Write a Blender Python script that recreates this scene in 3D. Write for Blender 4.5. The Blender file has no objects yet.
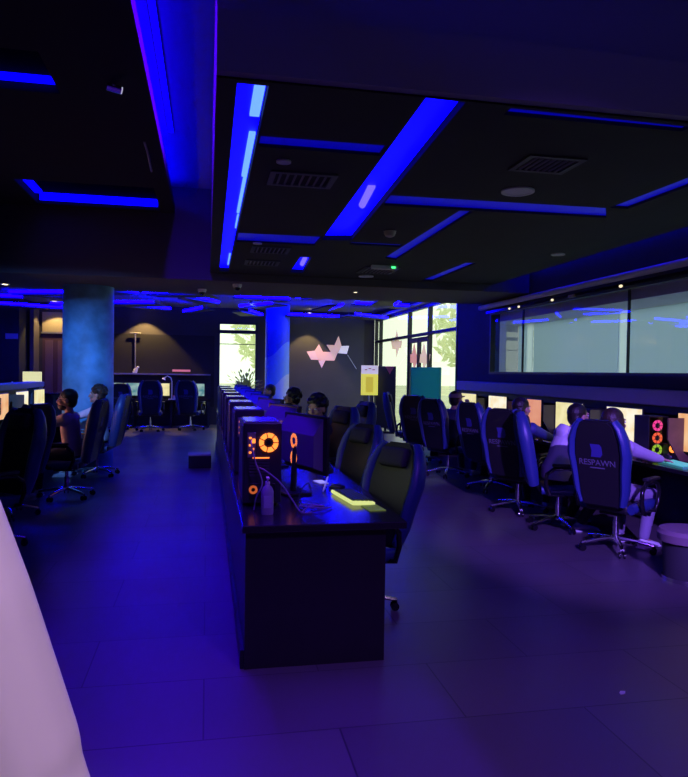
import bpy, bmesh, math, random
from mathutils import Vector, Matrix, Euler
random.seed(7)
PI = math.pi
SC = bpy.context.scene
COL = SC.collection

# ------------------------------------------------------------------ materials
MATS = {}
def mat(name, col, rough=.5, metal=0., emit=None, es=0., spec=.5, noise=None, bump=0., bscale=60., trans=0.):
    if name in MATS: return MATS[name]
    m = bpy.data.materials.new(name); m.use_nodes = True
    nt = m.node_tree; b = nt.nodes['Principled BSDF']
    b.inputs['Base Color'].default_value = (*col, 1)
    b.inputs['Roughness'].default_value = rough
    b.inputs['Metallic'].default_value = metal
    b.inputs['Specular IOR Level'].default_value = spec
    b.inputs['Transmission Weight'].default_value = trans
    if emit:
        b.inputs['Emission Color'].default_value = (*emit, 1)
        b.inputs['Emission Strength'].default_value = es
    tc = nt.nodes.new('ShaderNodeTexCoord')
    if noise:
        n = nt.nodes.new('ShaderNodeTexNoise'); n.inputs['Scale'].default_value = noise[0]
        n.inputs['Detail'].default_value = 4
        r = nt.nodes.new('ShaderNodeValToRGB')
        k = noise[1]
        r.color_ramp.elements[0].position = .3; r.color_ramp.elements[1].position = .7
        r.color_ramp.elements[0].color = (*[c*(1-k) for c in col], 1)
        r.color_ramp.elements[1].color = (*[min(1, c*(1+k)) for c in col], 1)
        nt.links.new(tc.outputs['Object'], n.inputs['Vector'])
        nt.links.new(n.outputs['Fac'], r.inputs['Fac']); nt.links.new(r.outputs['Color'], b.inputs['Base Color'])
    if bump:
        n2 = nt.nodes.new('ShaderNodeTexNoise'); n2.inputs['Scale'].default_value = bscale
        bp = nt.nodes.new('ShaderNodeBump'); bp.inputs['Strength'].default_value = bump; bp.inputs['Distance'].default_value = .01
        nt.links.new(tc.outputs['Object'], n2.inputs['Vector'])
        nt.links.new(n2.outputs['Fac'], bp.inputs['Height']); nt.links.new(bp.outputs['Normal'], b.inputs['Normal'])
    MATS[name] = m
    return m
def translucent(name, col, k=.6):
    m = bpy.data.materials.new(name); m.use_nodes = True; n = m.node_tree.nodes; l = m.node_tree.links; n.remove(n['Principled BSDF'])
    a = n.new('ShaderNodeBsdfTranslucent'); b = n.new('ShaderNodeBsdfDiffuse'); x = n.new('ShaderNodeMixShader'); x.inputs[0].default_value = 1-k
    for q in (a, b): q.inputs['Color'].default_value = (*col, 1)
    l.new(a.outputs[0], x.inputs[1]); l.new(b.outputs[0], x.inputs[2]); l.new(x.outputs[0], n['Material Output'].inputs['Surface']); MATS[name] = m
    return m
def nodes_of(m): return m.node_tree.nodes, m.node_tree.links

BLUE = (0.0006, 0.0, 1.0)
M_black = mat('black_plastic', (.012, .012, .014), .4)
M_gloss = mat('gloss_black', (.01, .01, .012), .12)
M_leather = mat('black_leather', (.014, .014, .017), .42, bump=.15, bscale=140)
M_blue_leather = mat('blue_leather', (.025, .045, .19), .38, bump=.12, bscale=140)
M_charcoal = mat('charcoal_fabric', (.03, .03, .034), .8)
M_chrome = mat('chrome', (.75, .75, .78), .18, 1.)
M_grey_metal = mat('grey_metal', (.28, .28, .31), .4, .6)
M_desk = mat('black_laminate', (.02, .018, .022), .32, noise=(9, .12))
M_desktop = mat('dark_desktop', (.018, .017, .022), .2)
M_case = mat('pc_case_steel', (.035, .032, .042), .3)
M_vent = mat('vent_grey', (.06, .06, .065), .6)
M_vent_l = mat('vent_pale', (.14, .14, .15), .6)
M_white = mat('white_plastic', (.8, .8, .8), .45)
M_cream = mat('cream_plastic', (.62, .56, .38), .5)
M_ceil = mat('ceiling_charcoal_paint', (.022, .020, .018), .85, noise=(3, .08))
M_ceil2 = mat('raft_black_paint', (.012, .011, .014), .9)
M_slab = mat('slab_paint', (.22, .22, .24), .9)
M_bulk = mat('bulkhead_paint', (.10, .095, .12), .85)
M_beam = mat('beam_taupe_paint', (.14, .11, .10), .85)
M_wall = mat('navy_wall_paint', (.032, .030, .034), .8, noise=(2, .1))
M_wallg = mat('grey_wall_paint', (.085, .082, .088), .75, noise=(2, .06))
M_wallb = mat('black_wall_paint', (.05, .042, .05), .75)
M_wood = mat('brown_panel', (.16, .085, .05), .5, noise=(8, .2))
M_frame = mat('window_frame_black', (.015, .015, .02), .4)
M_sill = mat('sill_grey_violet', (.30, .27, .36), .45)
M_tube = mat('roller_casing', (.75, .70, .80), .5)
M_skin = mat('skin', (.48, .27, .19), .5)
M_skin2 = mat('skin_tan', (.36, .20, .13), .5)
M_hair = mat('black_hair', (.012, .009, .008), .45, bump=.6, bscale=60)
M_hair2 = mat('brown_hair', (.035, .02, .012), .45, bump=.6, bscale=60)
M_eye = mat('eye_white', (.7, .68, .66), .3)
M_lip = mat('lip', (.32, .12, .1), .5)
M_led = mat('led_blue_bright', (.02, .02, .1), .5, emit=BLUE, es=2.6)
M_led_cy = mat('led_tube_pale_blue', (.1, .1, .3), .5, emit=(.08, .20, 1.0), es=2.4)
M_led_mid = mat('led_blue_mid', (.01, .01, .05), .5, emit=BLUE, es=.30)
M_led_cove = mat('led_blue_cove', (.02, .02, .1), .5, emit=BLUE, es=42.)
M_led_lin = mat('led_blue_linear', (.02, .02, .1), .5, emit=BLUE, es=48.)
M_orange = mat('orange_led', (.1, .03, .0), .4, emit=(1., .22, .035), es=2.2)
M_spotw = mat('warm_lamp_face', (.2, .2, .2), .4, emit=(1., .75, .45), es=14.)
M_spotp = mat('pink_lamp_face', (.2, .2, .2), .4, emit=(1., .72, .78), es=4.)

# ------------------------------------------------------------------ mesh helpers
def rotm(rx=0, ry=0, rz=0): return Euler((rx, ry, rz)).to_matrix().to_4x4()
def add_box(bm, c, s, bev=0., rot=None, seg=2):
    M = Matrix.Translation(Vector(c))
    if rot is not None: M = M @ rot
    M = M @ Matrix.Diagonal((*s, 1))
    r = bmesh.ops.create_cube(bm, size=1., matrix=M)
    if bev > 0:
        es = {e for v in r['verts'] for e in v.link_edges}
        bmesh.ops.bevel(bm, geom=list(es), offset=bev, segments=seg, affect='EDGES', profile=.5, clamp_overlap=True)
def frame_from(t, side=None):
    t = t.normalized()
    if side is None:
        side = Vector((1, 0, 0)) if abs(t.x) < .8 else Vector((0, 1, 0))
    s = (side - t*side.dot(t)).normalized()
    return s, t.cross(s)
def add_rings(bm, rings, n=12, side=None, caps=True, dome=False):
    """rings: list of (point, rx, ry); a tube through elliptical rings"""
    P = [Vector(r[0]) for r in rings]; loops = []
    for i, r in enumerate(rings):
        t = (P[min(i+1, len(P)-1)] - P[max(i-1, 0)])
        s, u = frame_from(t, side)
        loops.append([bm.verts.new(P[i] + s*(r[1]*math.cos(2*PI*k/n)) + u*(r[2]*math.sin(2*PI*k/n))) for k in range(n)])
    for a, b in zip(loops, loops[1:]):
        for k in range(n): bm.faces.new((a[k], a[(k+1) % n], b[(k+1) % n], b[k]))
    if caps:
        bm.faces.new(list(reversed(loops[0]))); bm.faces.new(loops[-1])
def add_cyl(bm, p0, p1, r0, r1=None, n=16): add_rings(bm, [(p0, r0, r0), (p1, r1 if r1 is not None else r0, r1 if r1 is not None else r0)], n)
def add_tube(bm, pts, r, n=8, closed=False):
    P = [Vector(p) for p in pts]; N = len(P); loops = []; prev = None
    for i in range(N):
        t = (P[(i+1) % N]-P[i-1]) if closed else (P[min(i+1, N-1)]-P[max(i-1, 0)])
        s, u = frame_from(t, prev); prev = s
        rr = r[i] if isinstance(r, (list, tuple)) else r
        loops.append([bm.verts.new(P[i]+s*rr*math.cos(2*PI*k/n)+u*rr*math.sin(2*PI*k/n)) for k in range(n)])
    for i in range(N if closed else N-1):
        a, b = loops[i], loops[(i+1) % N]
        for k in range(n): bm.faces.new((a[k], a[(k+1) % n], b[(k+1) % n], b[k]))
    if not closed:
        bm.faces.new(list(reversed(loops[0]))); bm.faces.new(loops[-1])
def add_ell(bm, c, r, rot=None, u=16, v=10):
    M = Matrix.Translation(Vector(c))
    if rot is not None: M = M @ rot
    bmesh.ops.create_uvsphere(bm, u_segments=u, v_segments=v, radius=1., matrix=M @ Matrix.Diagonal((*r, 1)))
def add_prism(bm, poly, f0, f1, M=None):
    """poly: 2-D points (a,b); f0/f1: functions or depths along third axis: vertex = (a, depth, b)"""
    M = M or Matrix()
    a = [bm.verts.new(M @ Vector((p[0], f0, p[1]))) for p in poly]
    b = [bm.verts.new(M @ Vector((p[0], f1, p[1]))) for p in poly]
    n = len(poly)
    bm.faces.new(a); bm.faces.new(list(reversed(b)))
    for k in range(n): bm.faces.new((a[k], b[k], b[(k+1) % n], a[(k+1) % n]))
def add_disc_ring(bm, c, R, r, h, axis='z', n=28):
    """flat annulus solid"""
    M = Matrix.Translation(Vector(c)) @ {'z': Matrix(), 'y': rotm(PI/2), 'x': rotm(0, PI/2)}[axis]
    L = []
    for rr, z in ((R, 0), (R, h), (r, h), (r, 0)):
        L.append([bm.verts.new(M @ Vector((rr*math.cos(2*PI*k/n), rr*math.sin(2*PI*k/n), z))) for k in range(n)])
    for i in range(4):
        a, b = L[i], L[(i+1) % 4]
        for k in range(n): bm.faces.new((a[k], a[(k+1) % n], b[(k+1) % n], b[k]))
def arc(c, R, a0, a1, n, plane='xz'):
    out = []
    for i in range(n+1):
        a = a0+(a1-a0)*i/n; p, q = R*math.cos(a), R*math.sin(a)
        out.append({'xz': (c[0]+p, c[1], c[2]+q), 'xy': (c[0]+p, c[1]+q, c[2]), 'yz': (c[0], c[1]+p, c[2]+q)}[plane])
    return out
def B(*fs):
    bm = bmesh.new()
    for f in fs: f(bm)
    return bm
def obj(name, bm, m, parent=None, smooth=False, loc=None):
    me = bpy.data.meshes.new(name)
    bmesh.ops.recalc_face_normals(bm, faces=bm.faces[:])
    bm.to_mesh(me); bm.free()
    me.materials.append(m)
    if smooth:
        for p in me.polygons: p.use_smooth = True
        try: me.set_sharp_from_angle(angle=math.radians(40))
        except Exception: pass
    o = bpy.data.objects.new(name, me); COL.objects.link(o)
    if parent: o.parent = parent
    if loc: o.location = loc
    return o
def box(name, c, s, m, parent=None, bev=0., rot=None):
    bm = bmesh.new(); add_box(bm, c, s, bev, rot); return obj(name, bm, m, parent)
def thing(name, label, cat, loc=(0, 0, 0), rz=0, group=None):
    o = bpy.data.objects.new(name, None); COL.objects.link(o); o.empty_display_size = .1
    o.location = loc; o.rotation_euler = (0, 0, rz)
    o['label'] = label; o['category'] = cat
    if group: o['group'] = group
    return o
def tag(o, label, cat, group=None, kind=None):
    o['label'] = label; o['category'] = cat
    if group: o['group'] = group
    if kind: o['kind'] = kind
    return o
def struct(o): o['kind'] = 'structure'; return o
def dup(root, loc=None, rz=None, label=None, group=None, skip=()):
    r = root.copy(); COL.objects.link(r)
    if loc is not None: r.location = loc
    if rz is not None: r.rotation_euler = (0, 0, rz)
    if label: r['label'] = label
    if group: r['group'] = group
    for ch in list(root.children):
        if ch.name.split('.')[0] in skip: continue
        c = ch.copy(); COL.objects.link(c); c.parent = r
        for g in ch.children:
            d = g.copy(); COL.objects.link(d); d.parent = c
    return r
def evaluated(o):
    dg = bpy.context.evaluated_depsgraph_get(); dg.update()
    me = bpy.data.meshes.new_from_object(o.evaluated_get(dg))
    o.modifiers.clear(); old = o.data; o.data = me; bpy.data.meshes.remove(old)
    return o
def cut(o, bm):
    me = bpy.data.meshes.new('cutter'); bmesh.ops.recalc_face_normals(bm, faces=bm.faces[:]); bm.to_mesh(me); bm.free()
    c = bpy.data.objects.new('cutter', me); COL.objects.link(c)
    md = o.modifiers.new('cut', 'BOOLEAN'); md.operation = 'DIFFERENCE'; md.object = c; md.solver = 'EXACT'
    evaluated(o); bpy.data.objects.remove(c); bpy.data.meshes.remove(me)
def remesh(o, vox, smooth_it=4, disp=None):
    md = o.modifiers.new('r', 'REMESH'); md.mode = 'VOXEL'; md.voxel_size = vox; md.use_smooth_shade = True
    s = o.modifiers.new('s', 'SMOOTH'); s.iterations = smooth_it; s.factor = .5
    evaluated(o)
    for p in o.data.polygons: p.use_smooth = True
    return o
def lettering(name, txt, size, m, parent, M, depth=.002):
    cu = bpy.data.curves.new(name, 'FONT'); cu.body = txt; cu.size = size; cu.align_x = 'CENTER'; cu.align_y = 'CENTER'; cu.extrude = depth
    t = bpy.data.objects.new(name, cu); COL.objects.link(t)
    dg = bpy.context.evaluated_depsgraph_get(); dg.update()
    me = bpy.data.meshes.new_from_object(t.evaluated_get(dg)); bpy.data.objects.remove(t); bpy.data.curves.remove(cu)
    me.transform(M); me.materials.clear(); me.materials.append(m)
    o = bpy.data.objects.new(name, me); COL.objects.link(o); o.parent = parent
    return o

# ------------------------------------------------------------------ camera
yaw, pit, rol = (math.radians(a) for a in (11.24, 1.394, .868))
fw = Vector((math.sin(yaw)*math.cos(pit), math.cos(yaw)*math.cos(pit), -math.sin(pit)))
rt = Vector((math.cos(yaw), -math.sin(yaw), 0)); dn = fw.cross(rt)
r2 = rt*math.cos(rol)-dn*math.sin(rol); d2 = dn*math.cos(rol)+rt*math.sin(rol)
cam = bpy.data.cameras.new('camera'); co = bpy.data.objects.new('camera', cam); COL.objects.link(co)
cam.sensor_fit = 'HORIZONTAL'; cam.sensor_width = 36.; cam.lens = 36*690/688; cam.clip_start = .05; cam.clip_end = 300
co.matrix_world = Matrix(((r2.x, -d2.x, -fw.x, 0), (r2.y, -d2.y, -fw.y, 0), (r2.z, -d2.z, -fw.z, 1.6), (0, 0, 0, 1)))
SC.camera = co

# ------------------------------------------------------------------ room shell
XR, XL, YB, YF = 5.0, -6.5, 20.5, -3.0
ZC, ZB, ZS, ZF = 3.0, 2.9, 4.2, 3.4
# floor: large dark tiles
mf = mat('floor_tile', (.1, .1, .1), .4)
nd, lk = nodes_of(mf); bs = nd['Principled BSDF']
tc = nd.new('ShaderNodeTexCoord'); mp = nd.new('ShaderNodeMapping'); mp.inputs['Rotation'].default_value = (0, 0, .0)
br = nd.new('ShaderNodeTexBrick'); br.inputs['Scale'].default_value = 1.; br.inputs['Brick Width'].default_value = 1.2; br.inputs['Row Height'].default_value = .6
br.inputs['Mortar Size'].default_value = .004; br.inputs['Color1'].default_value = (.125, .105, .12, 1); br.inputs['Color2'].default_value = (.155, .13, .145, 1); br.inputs['Mortar'].default_value = (.05, .045, .055, 1)
no = nd.new('ShaderNodeTexNoise'); no.inputs['Scale'].default_value = 1.3; no.inputs['Detail'].default_value = 5
mx = nd.new('ShaderNodeMix'); mx.data_type = 'RGBA'; mx.blend_type = 'MULTIPLY'; mx.inputs[0].default_value = .35
lk.new(tc.outputs['Object'], mp.inputs['Vector']); lk.new(mp.outputs['Vector'], br.inputs['Vector']); lk.new(tc.outputs['Object'], no.inputs['Vector'])
lk.new(br.outputs['Color'], mx.inputs[6]); lk.new(no.outputs['Color'], mx.inputs[7]); lk.new(mx.outputs[2], bs.inputs['Base Color'])
mr = nd.new('ShaderNodeMapRange'); mr.inputs['To Min'].default_value = .28; mr.inputs['To Max'].default_value = .46
lk.new(no.outputs['Fac'], mr.inputs['Value']); lk.new(mr.outputs['Result'], bs.inputs['Roughness'])
struct(box('floor', ((XL+XR)/2, (YF+YB)/2, -.05), (XR-XL+.4, YB-YF+.4, .1), mf))
struct(box('ceiling', ((XL+XR)/2, (YF+12.1)/2, ZS+.1), (XR-XL+.4, 12.1-YF+.2, .2), M_slab))
struct(box('ceiling_rear', ((XL+XR)/2, (12.1+YB)/2, ZF+.05), (XR-XL+.4, YB-12.1+.2, .1), M_slab))
# drop ceiling with troughs, coordinates at z = ZC
k = 1.037
def P2(l): return [(a*k, b*k) for a, b in l]
TR = [  # polygons, material, label
    (P2([(.125, 3.32), (.275, 3.32), (.275, 9.62), (.15, 9.62)]), M_led, 'long bright blue light trough down the left edge of the drop ceiling'),
    (P2([(1.04, 3.28), (1.25, 3.29), (1.44, 6.96), (1.14, 7.04)]), M_led, 'wide bright blue light trough running from the ceiling front edge'),
    (P2([(.29, 4.03), (1.04, 4.02), (1.045, 4.22), (.29, 4.22)]), M_led_mid, 'dim blue cross trough bridging the two bright troughs near the front'),
    (P2([(.29, 6.9), (1.12, 6.88), (1.12, 7.38), (.29, 7.38)]), M_led_mid, 'dim blue cross trough meeting the far end of the wide trough'),
    (P2([(1.36, 5.13), (3.14, 5.08), (3.34, 5.40), (1.38, 5.45)]), M_led_mid, 'dim blue cross trough right of the wide trough, over the smoke detector'),
    (P2([(3.16, 5.06), (3.19, 4.0), (3.34, 4.0), (3.32, 5.06)]), M_led_mid, 'dim blue trough running along the right wall side of the ceiling'),
    (P2([(2.04, 5.47), (2.16, 5.46), (2.21, 8.04), (2.04, 7.94)]), M_led_mid, 'narrow dim blue trough beside the emergency light'),
    (P2([(3.08, 8.0), (3.22, 8.0), (3.23, 9.7), (3.06, 9.7)]), M_led_mid, 'short dim blue trough near the far right ceiling corner'),
    (P2([(1.07, 8.16), (1.2, 8.14), (1.28, 9.47), (1.1, 9.47)]), M_led, 'short bright blue trough close to the rear beam'),
    (P2([(1.5, 3.31), (2.55, 3.33), (2.55, 3.40), (1.5, 3.40)]), M_led_mid, 'thin dim blue slot along the front edge of the drop ceiling'),
    (P2([(1.46, 7.08), (2.02, 7.06), (2.02, 7.2), (1.46, 7.2)]), M_led_mid, 'thin dim blue slot behind the round smoke detector'),
]
DX0, DX1, DY0, DY1 = .03, 4.38, 3.4, 10.2
dc = struct(box('ceiling_drop', ((DX0+DX1)/2, (DY0+DY1)/2, ZC+.15), (DX1-DX0, DY1-DY0, .3), M_ceil))
XZ2XY = Matrix(((1, 0, 0, 0), (0, 0, 1, 0), (0, 1, 0, 0), (0, 0, 0, 1)))   # prism (a,depth,b) -> (a,b,depth)
for poly, m, lab in TR:
    bm = bmesh.new(); add_prism(bm, poly, ZC-.05, ZC+.09, XZ2XY); cut(dc, bm)
def shrink(poly, d):
    cx = sum(p[0] for p in poly)/4; cy = sum(p[1] for p in poly)/4
    return [(cx+(p[0]-cx)*(1-d/max(.05, abs(p[0]-cx))), cy+(p[1]-cy)*(1-d/max(.05, abs(p[1]-cy)))) for p in poly]
for i, (poly, m, lab) in enumerate(TR):
    t = thing('trough_light', lab, 'ceiling light', (poly[0][0], poly[0][1], ZC), 0, 'blue ceiling troughs')
    q = [(a-poly[0][0], b-poly[0][1]) for a, b in shrink(poly, .004)]
    bm = bmesh.new(); add_prism(bm, q, *((.05, .085) if m is M_led else (.02, .05)), XZ2XY); obj('diffuser', bm, m, t)
    if i == 0:
        for (x0, x1, y0, y1) in ((.085, .15, .0, .46), (.10, .15, .75, 1.7), (.115, .15, 1.72, 2.9), (.125, .15, 3.0, 3.6), (.12, .15, 5.2, 6.1)):
            bm = bmesh.new(); add_box(bm, ((x0+x1)/2, (y0+y1)/2+.06, .052), (x1-x0-.01, y1-y0, .02), .004); bmesh.ops.translate(bm, vec=(0, 0, -.01), verts=bm.verts[:]); obj('led_tube', bm, M_led_cy, t)
    if i in (1, 8):
        bm = bmesh.new()
        for (a, b) in (((.16, 1.85), (.22, 2.45)),) if i == 1 else (((.1, .3), (.13, .8)),):
            add_cyl(bm, (a[0], a[1], .042), (b[0], b[1], .042), .03)
        obj('led_tube', bm, mat('led_tube_violet', (.1, .1, .3), .5, emit=(.10, .07, 1.), es=2.2), t)
# faces that close the void above the drop ceiling
struct(box('wall_fascia_front', ((DX0+XR)/2, DY0+.06, (ZC+.3+ZS)/2), (XR-DX0, .12, ZS-ZC-.3), mat('fascia_paint', (.30, .28, .36), .85)))
struct(box('wall_fascia_side', (DX0+.06, (DY0+.12+DY1)/2, (ZC+.3+ZS)/2), (.12, DY1-DY0-.12, ZS-ZC-.3), M_ceil2))
struct(box('trim_1', ((DX0+DX1)/2, DY0+.02, ZC+.155), (DX1-DX0, .06, .29), MATS['fascia_paint'])).location.y = -.051
struct(box('wall_bulkhead', ((XL+XR)/2, 11.15, (ZB+ZS)/2), (XR-XL, 1.9, ZS-ZB), M_bulk))
struct(box('ceiling_beam', ((XL+XR)/2, 11.15, ZB-.006), (XR-XL, 1.9, .012), M_beam))
# walls
struct(box('wall_left', (XL-.1, (YF+YB)/2, ZS/2), (.2, YB-YF+.4, ZS), M_wall))
struct(box('wall_back', ((XL+XR)/2, YF-.1, ZS/2), (XR-XL, .2, ZS), M_wall))
# right wall: opening for glazed screen (window 1) y 5.0..11.55 z 1.6..2.72 ; storefront y 13.35..20.5 z 0..3.2
W1a, W1b, W1z0, W1z1 = 2.2, 11.75, 1.6, 2.70
bm = bmesh.new()
add_box(bm, (XR+.1, (YF+13.35)/2, W1z0/2), (.2, 13.35-YF, W1z0))
add_box(bm, (XR+.1, (YF+13.35)/2, (W1z1+ZS)/2), (.2, 13.35-YF, ZS-W1z1))
add_box(bm, (XR+.1, (YF+W1a)/2, (W1z0+W1z1)/2), (.2, W1a-YF, W1z1-W1z0))
add_box(bm, (XR+.1, (W1b+13.35)/2, (W1z0+W1z1)/2), (.2, 13.35-W1b, W1z1-W1z0))
add_box(bm, (XR+.1, (13.35+YB)/2, (3.2+ZS)/2), (.2, YB-13.35, ZS-3.2))
struct(obj('wall_right', bm, M_wall))
# far wall: opening for window 3 (x .3..1.45), door
bm = bmesh.new()
def wy(x0, x1, z0, z1, m=None): add_box(bm, ((x0+x1)/2, YB+.1, (z0+z1)/2), (x1-x0, .2, z1-z0))
wy(XL, -4.5, 0, ZS); wy(-4.5, -3.5, 2.55, ZS); wy(-3.5, .3, 0, ZS); wy(.3, 1.45, 3.0, ZS); wy(1.45, XR, 0, ZS)
struct(obj('wall_far', bm, M_wallb))
struct(box('wall_mural', (3.4, YB-.06, 1.65), (2.5, .12, 3.3), M_wallg))
struct(box('wall_pier', (-5.6, 19.75, 1.7), (1.7, 1.4, 3.4), M_wall))
struct(box('trim_2', (-4.62, 20.1, 1.6), (.1, .6, 3.2), M_beam))
# yellow-lit beige panel over the far door
struct(box('trim_3', (-4.0, YB-.02, 2.86), (1.0, .04, .55), mat('beige_paint', (.42, .34, .22), .8)))
struct(box('trim_4', (-4.0, YB-.03, 2.56), (1.04, .06, .05), M_grey_metal))
d = struct(box('door_1', (-4.0, YB+.03, 1.27), (1.0, .06, 2.54), mat('maroon_door', (.09, .04, .045), .5)))
d.name = 'door_1'
bm = bmesh.new()
for xx in (-4.33, -4.0, -3.67): add_box(bm, (xx, YB-.01, 1.35), (.2, .02, 2.0), .004)
obj('door_panel', bm, mat('door_panel_mauve', (.16, .09, .11), .45), d)
bm = bmesh.new(); add_tube(bm, [(-3.56, YB-.01, .95), (-3.56, YB-.06, .95), (-3.56, YB-.06, 1.25), (-3.56, YB-.01, 1.25)], .012); obj('door_handle', bm, M_chrome, d, True)
struct(box('wall_recess', (-1.4, YB-.05, 1.55), (3.2, .1, 2.06), mat('dark_brown_wall', (.010, .008, .010), .7)))

# ------------------------------------------------------------------ windows
def glass_mat(name, refl=1., tint=(1, 1, 1)):
    m = bpy.data.materials.new(name); m.use_nodes = True; n, l = nodes_of(m)
    n.remove(n['Principled BSDF'])
    fr = n.new('ShaderNodeFresnel'); fr.inputs['IOR'].default_value = 1.5
    mu = n.new('ShaderNodeMath'); mu.operation = 'MULTIPLY'; mu.inputs[1].default_value = refl
    t = n.new('ShaderNodeBsdfTransparent'); t.inputs['Color'].default_value = (*tint, 1)
    g = n.new('ShaderNodeBsdfGlossy'); g.inputs['Roughness'].default_value = .01
    x = n.new('ShaderNodeMixShader')
    ge = n.new('ShaderNodeNewGeometry'); inv = n.new('ShaderNodeMath'); inv.operation = 'SUBTRACT'; inv.inputs[0].default_value = refl
    l.new(ge.outputs['Backfacing'], inv.inputs[1]); cl = n.new('ShaderNodeMath'); cl.operation = 'MAXIMUM'; cl.inputs[1].default_value = 0.; l.new(inv.outputs[0], cl.inputs[0]); l.new(cl.outputs[0], mu.inputs[1])
    l.new(fr.outputs[0], mu.inputs[0]); l.new(mu.outputs[0], x.inputs[0]); l.new(t.outputs[0], x.inputs[1]); l.new(g.outputs[0], x.inputs[2])
    l.new(x.outputs[0], n['Material Output'].inputs['Surface'])
    return m
M_glass = glass_mat('window_glass', 1.0, (.93, .96, .94))
M_glass2 = glass_mat('screen_glass', 1.0, (.9, .93, .95))
# window 1: interior glass band, blinds behind
w = thing('window_1', 'long glazed band along the right wall', 'window', (XR, W1a, W1z0)); struct(w)
L1 = W1b-W1a; H1 = W1z1-W1z0
bm = bmesh.new()
add_box(bm, (.04, L1-.03, H1/2), (.08, .06, H1)); add_box(bm, (.04, .03, H1/2), (.08, .06, H1))
add_box(bm, (.04, L1/2, .02), (.08, L1-.12, .04)); add_box(bm, (.04, L1/2, H1-.02), (.08, L1-.12, .04))
obj('window_frame', bm, M_frame, w)
box('pane', (.05, L1/2, H1/2), (.008, L1-.12, H1-.08), M_glass2, w)
bm = bmesh.new()
for yy in (10.72, 7.78, 4.9): add_box(bm, (.16, yy-W1a, H1/2), (.03, .025, H1-.02))
obj('mullion', bm, M_frame, w)
# pale posts behind glass and translucent blinds
m_blind = bpy.data.materials.new('roller_blind_cloth'); m_blind.use_nodes = True; n, l = nodes_of(m_blind); n.remove(n['Principled BSDF'])
tl = n.new('ShaderNodeBsdfTranslucent'); df = n.new('ShaderNodeBsdfDiffuse'); ax = n.new('ShaderNodeMixShader'); ax.inputs[0].default_value = .5
for q in (tl, df): q.inputs['Color'].default_value = (.40, .55, .80, 1)
l.new(tl.outputs[0], ax.inputs[1]); l.new(df.outputs[0], ax.inputs[2]); l.new(ax.outputs[0], n['Material Output'].inputs['Surface'])
M_blind = m_blind
blabs = ['farthest pale roller blind drawn down behind the glass band, left of the first pale strip',
         'wide pale roller blind drawn down behind the middle of the glass band',
         'nearest pale roller blind drawn down behind the right end of the glass band']
for (y0, y1), lb in zip(((12.22, 12.62), (9.21, 11.98), (2.0, 8.97)), blabs):
    b = thing('roller_blind', lb, 'blind', (XR+.98, y0, W1z0-.4), 0, 'roller blinds behind the glass')
    bm = bmesh.new(); v = [bm.verts.new(p) for p in ((0, 0, 0), (0, y1-y0, 0), (0, y1-y0, 1.38), (0, 0, 1.38))]; bm.faces.new(v)
    obj('blind_cloth', bm, M_blind, b)
    box('bottom_bar', (0, (y1-y0)/2, -.012), (.02, y1-y0, .024), M_grey_metal, b)
    bm = bmesh.new(); add_cyl(bm, (.0, .02, 1.375), (0, y1-y0-.02, 1.375), .03); obj('roller', bm, M_white, b, True)
for y0, lb in ((9.09, 'narrow pale translucent strip standing for a post between the two nearer roller blinds'), (12.1, 'narrow pale translucent strip standing for a post between the two farther roller blinds')):  # pale posts made as translucent strips so daylight brightens them
    bm = bmesh.new(); bm.faces.new([bm.verts.new(p) for p in ((XR+.96, y0-.15, 1.165), (XR+.96, y0+.15, 1.165), (XR+.96, y0+.15, 2.545), (XR+.96, y0-.15, 2.545))])
    tag(obj('post_strip', bm, MATS.get('pale_strip') or translucent('pale_strip', (.62, .74, .95), .7)), lb, 'blind', 'pale strips behind the glass')
struct(box('ceiling_soffit', (XR+.62, 7.2, 2.63), (.84, 10.9, .16), mat('soffit_lilac', (.72, .68, .82), .7)))
struct(box('wall_niche', (XR+.62, 12.66, 1.9), (.84, .06, 1.5), MATS['soffit_lilac']))
struct(box('trim_7', (XR+.62, 7.2, 1.13), (.84, 10.9, .06), MATS['soffit_lilac']))
# roller casing tube above the band and its track
t = thing('screen_casing', 'long grey tube casing mounted above the glass band on right wall', 'casing', (XR-.10, W1a, 2.80))
bm = bmesh.new(); add_cyl(bm, (0, 0, 0), (0, 11.95-W1a, 0), .045); obj('casing_tube', bm, M_tube, t, True)
bm = bmesh.new()
for yy in (9.2, 7.0, 4.8, 2.6, .4): add_box(bm, (.05, yy, .01), (.09, .04, .06))
obj('bracket', bm, M_black, t)
t = thing('light_track', 'thin black track with tiny lamps under the tube casing', 'track light', (XR-.05, W1a, 2.70))
box('rail', (0, (W1b-W1a)/2, 0), (.05, W1b-W1a, .04), M_gloss, t)
bm = bmesh.new()
for yy in (8.55, 8.2, 7.1, 5.4, 3.6): add_ell(bm, (-.03, yy, -.01), (.018, .03, .018))
obj('lamp', bm, mat('tiny_lamp', (.3, .3, .2), .4, emit=(1., .8, .5), es=1.2), t, True)
box('gold_clip', (-.03, 6.55, -.01), (.03, .16, .04), mat('brass', (.5, .36, .14), .35, .8), t, .006)
# sill box over the monitors
s = struct(box('trim_5', (XR-.12, (2.2+12.75)/2, 1.37), (.24, 12.75-2.2, .17), M_sill, bev=.012))
struct(box('trim_6', (XR-.08, (2.2+12.75)/2, 1.24), (.16, 10.5, .09), M_black))
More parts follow.
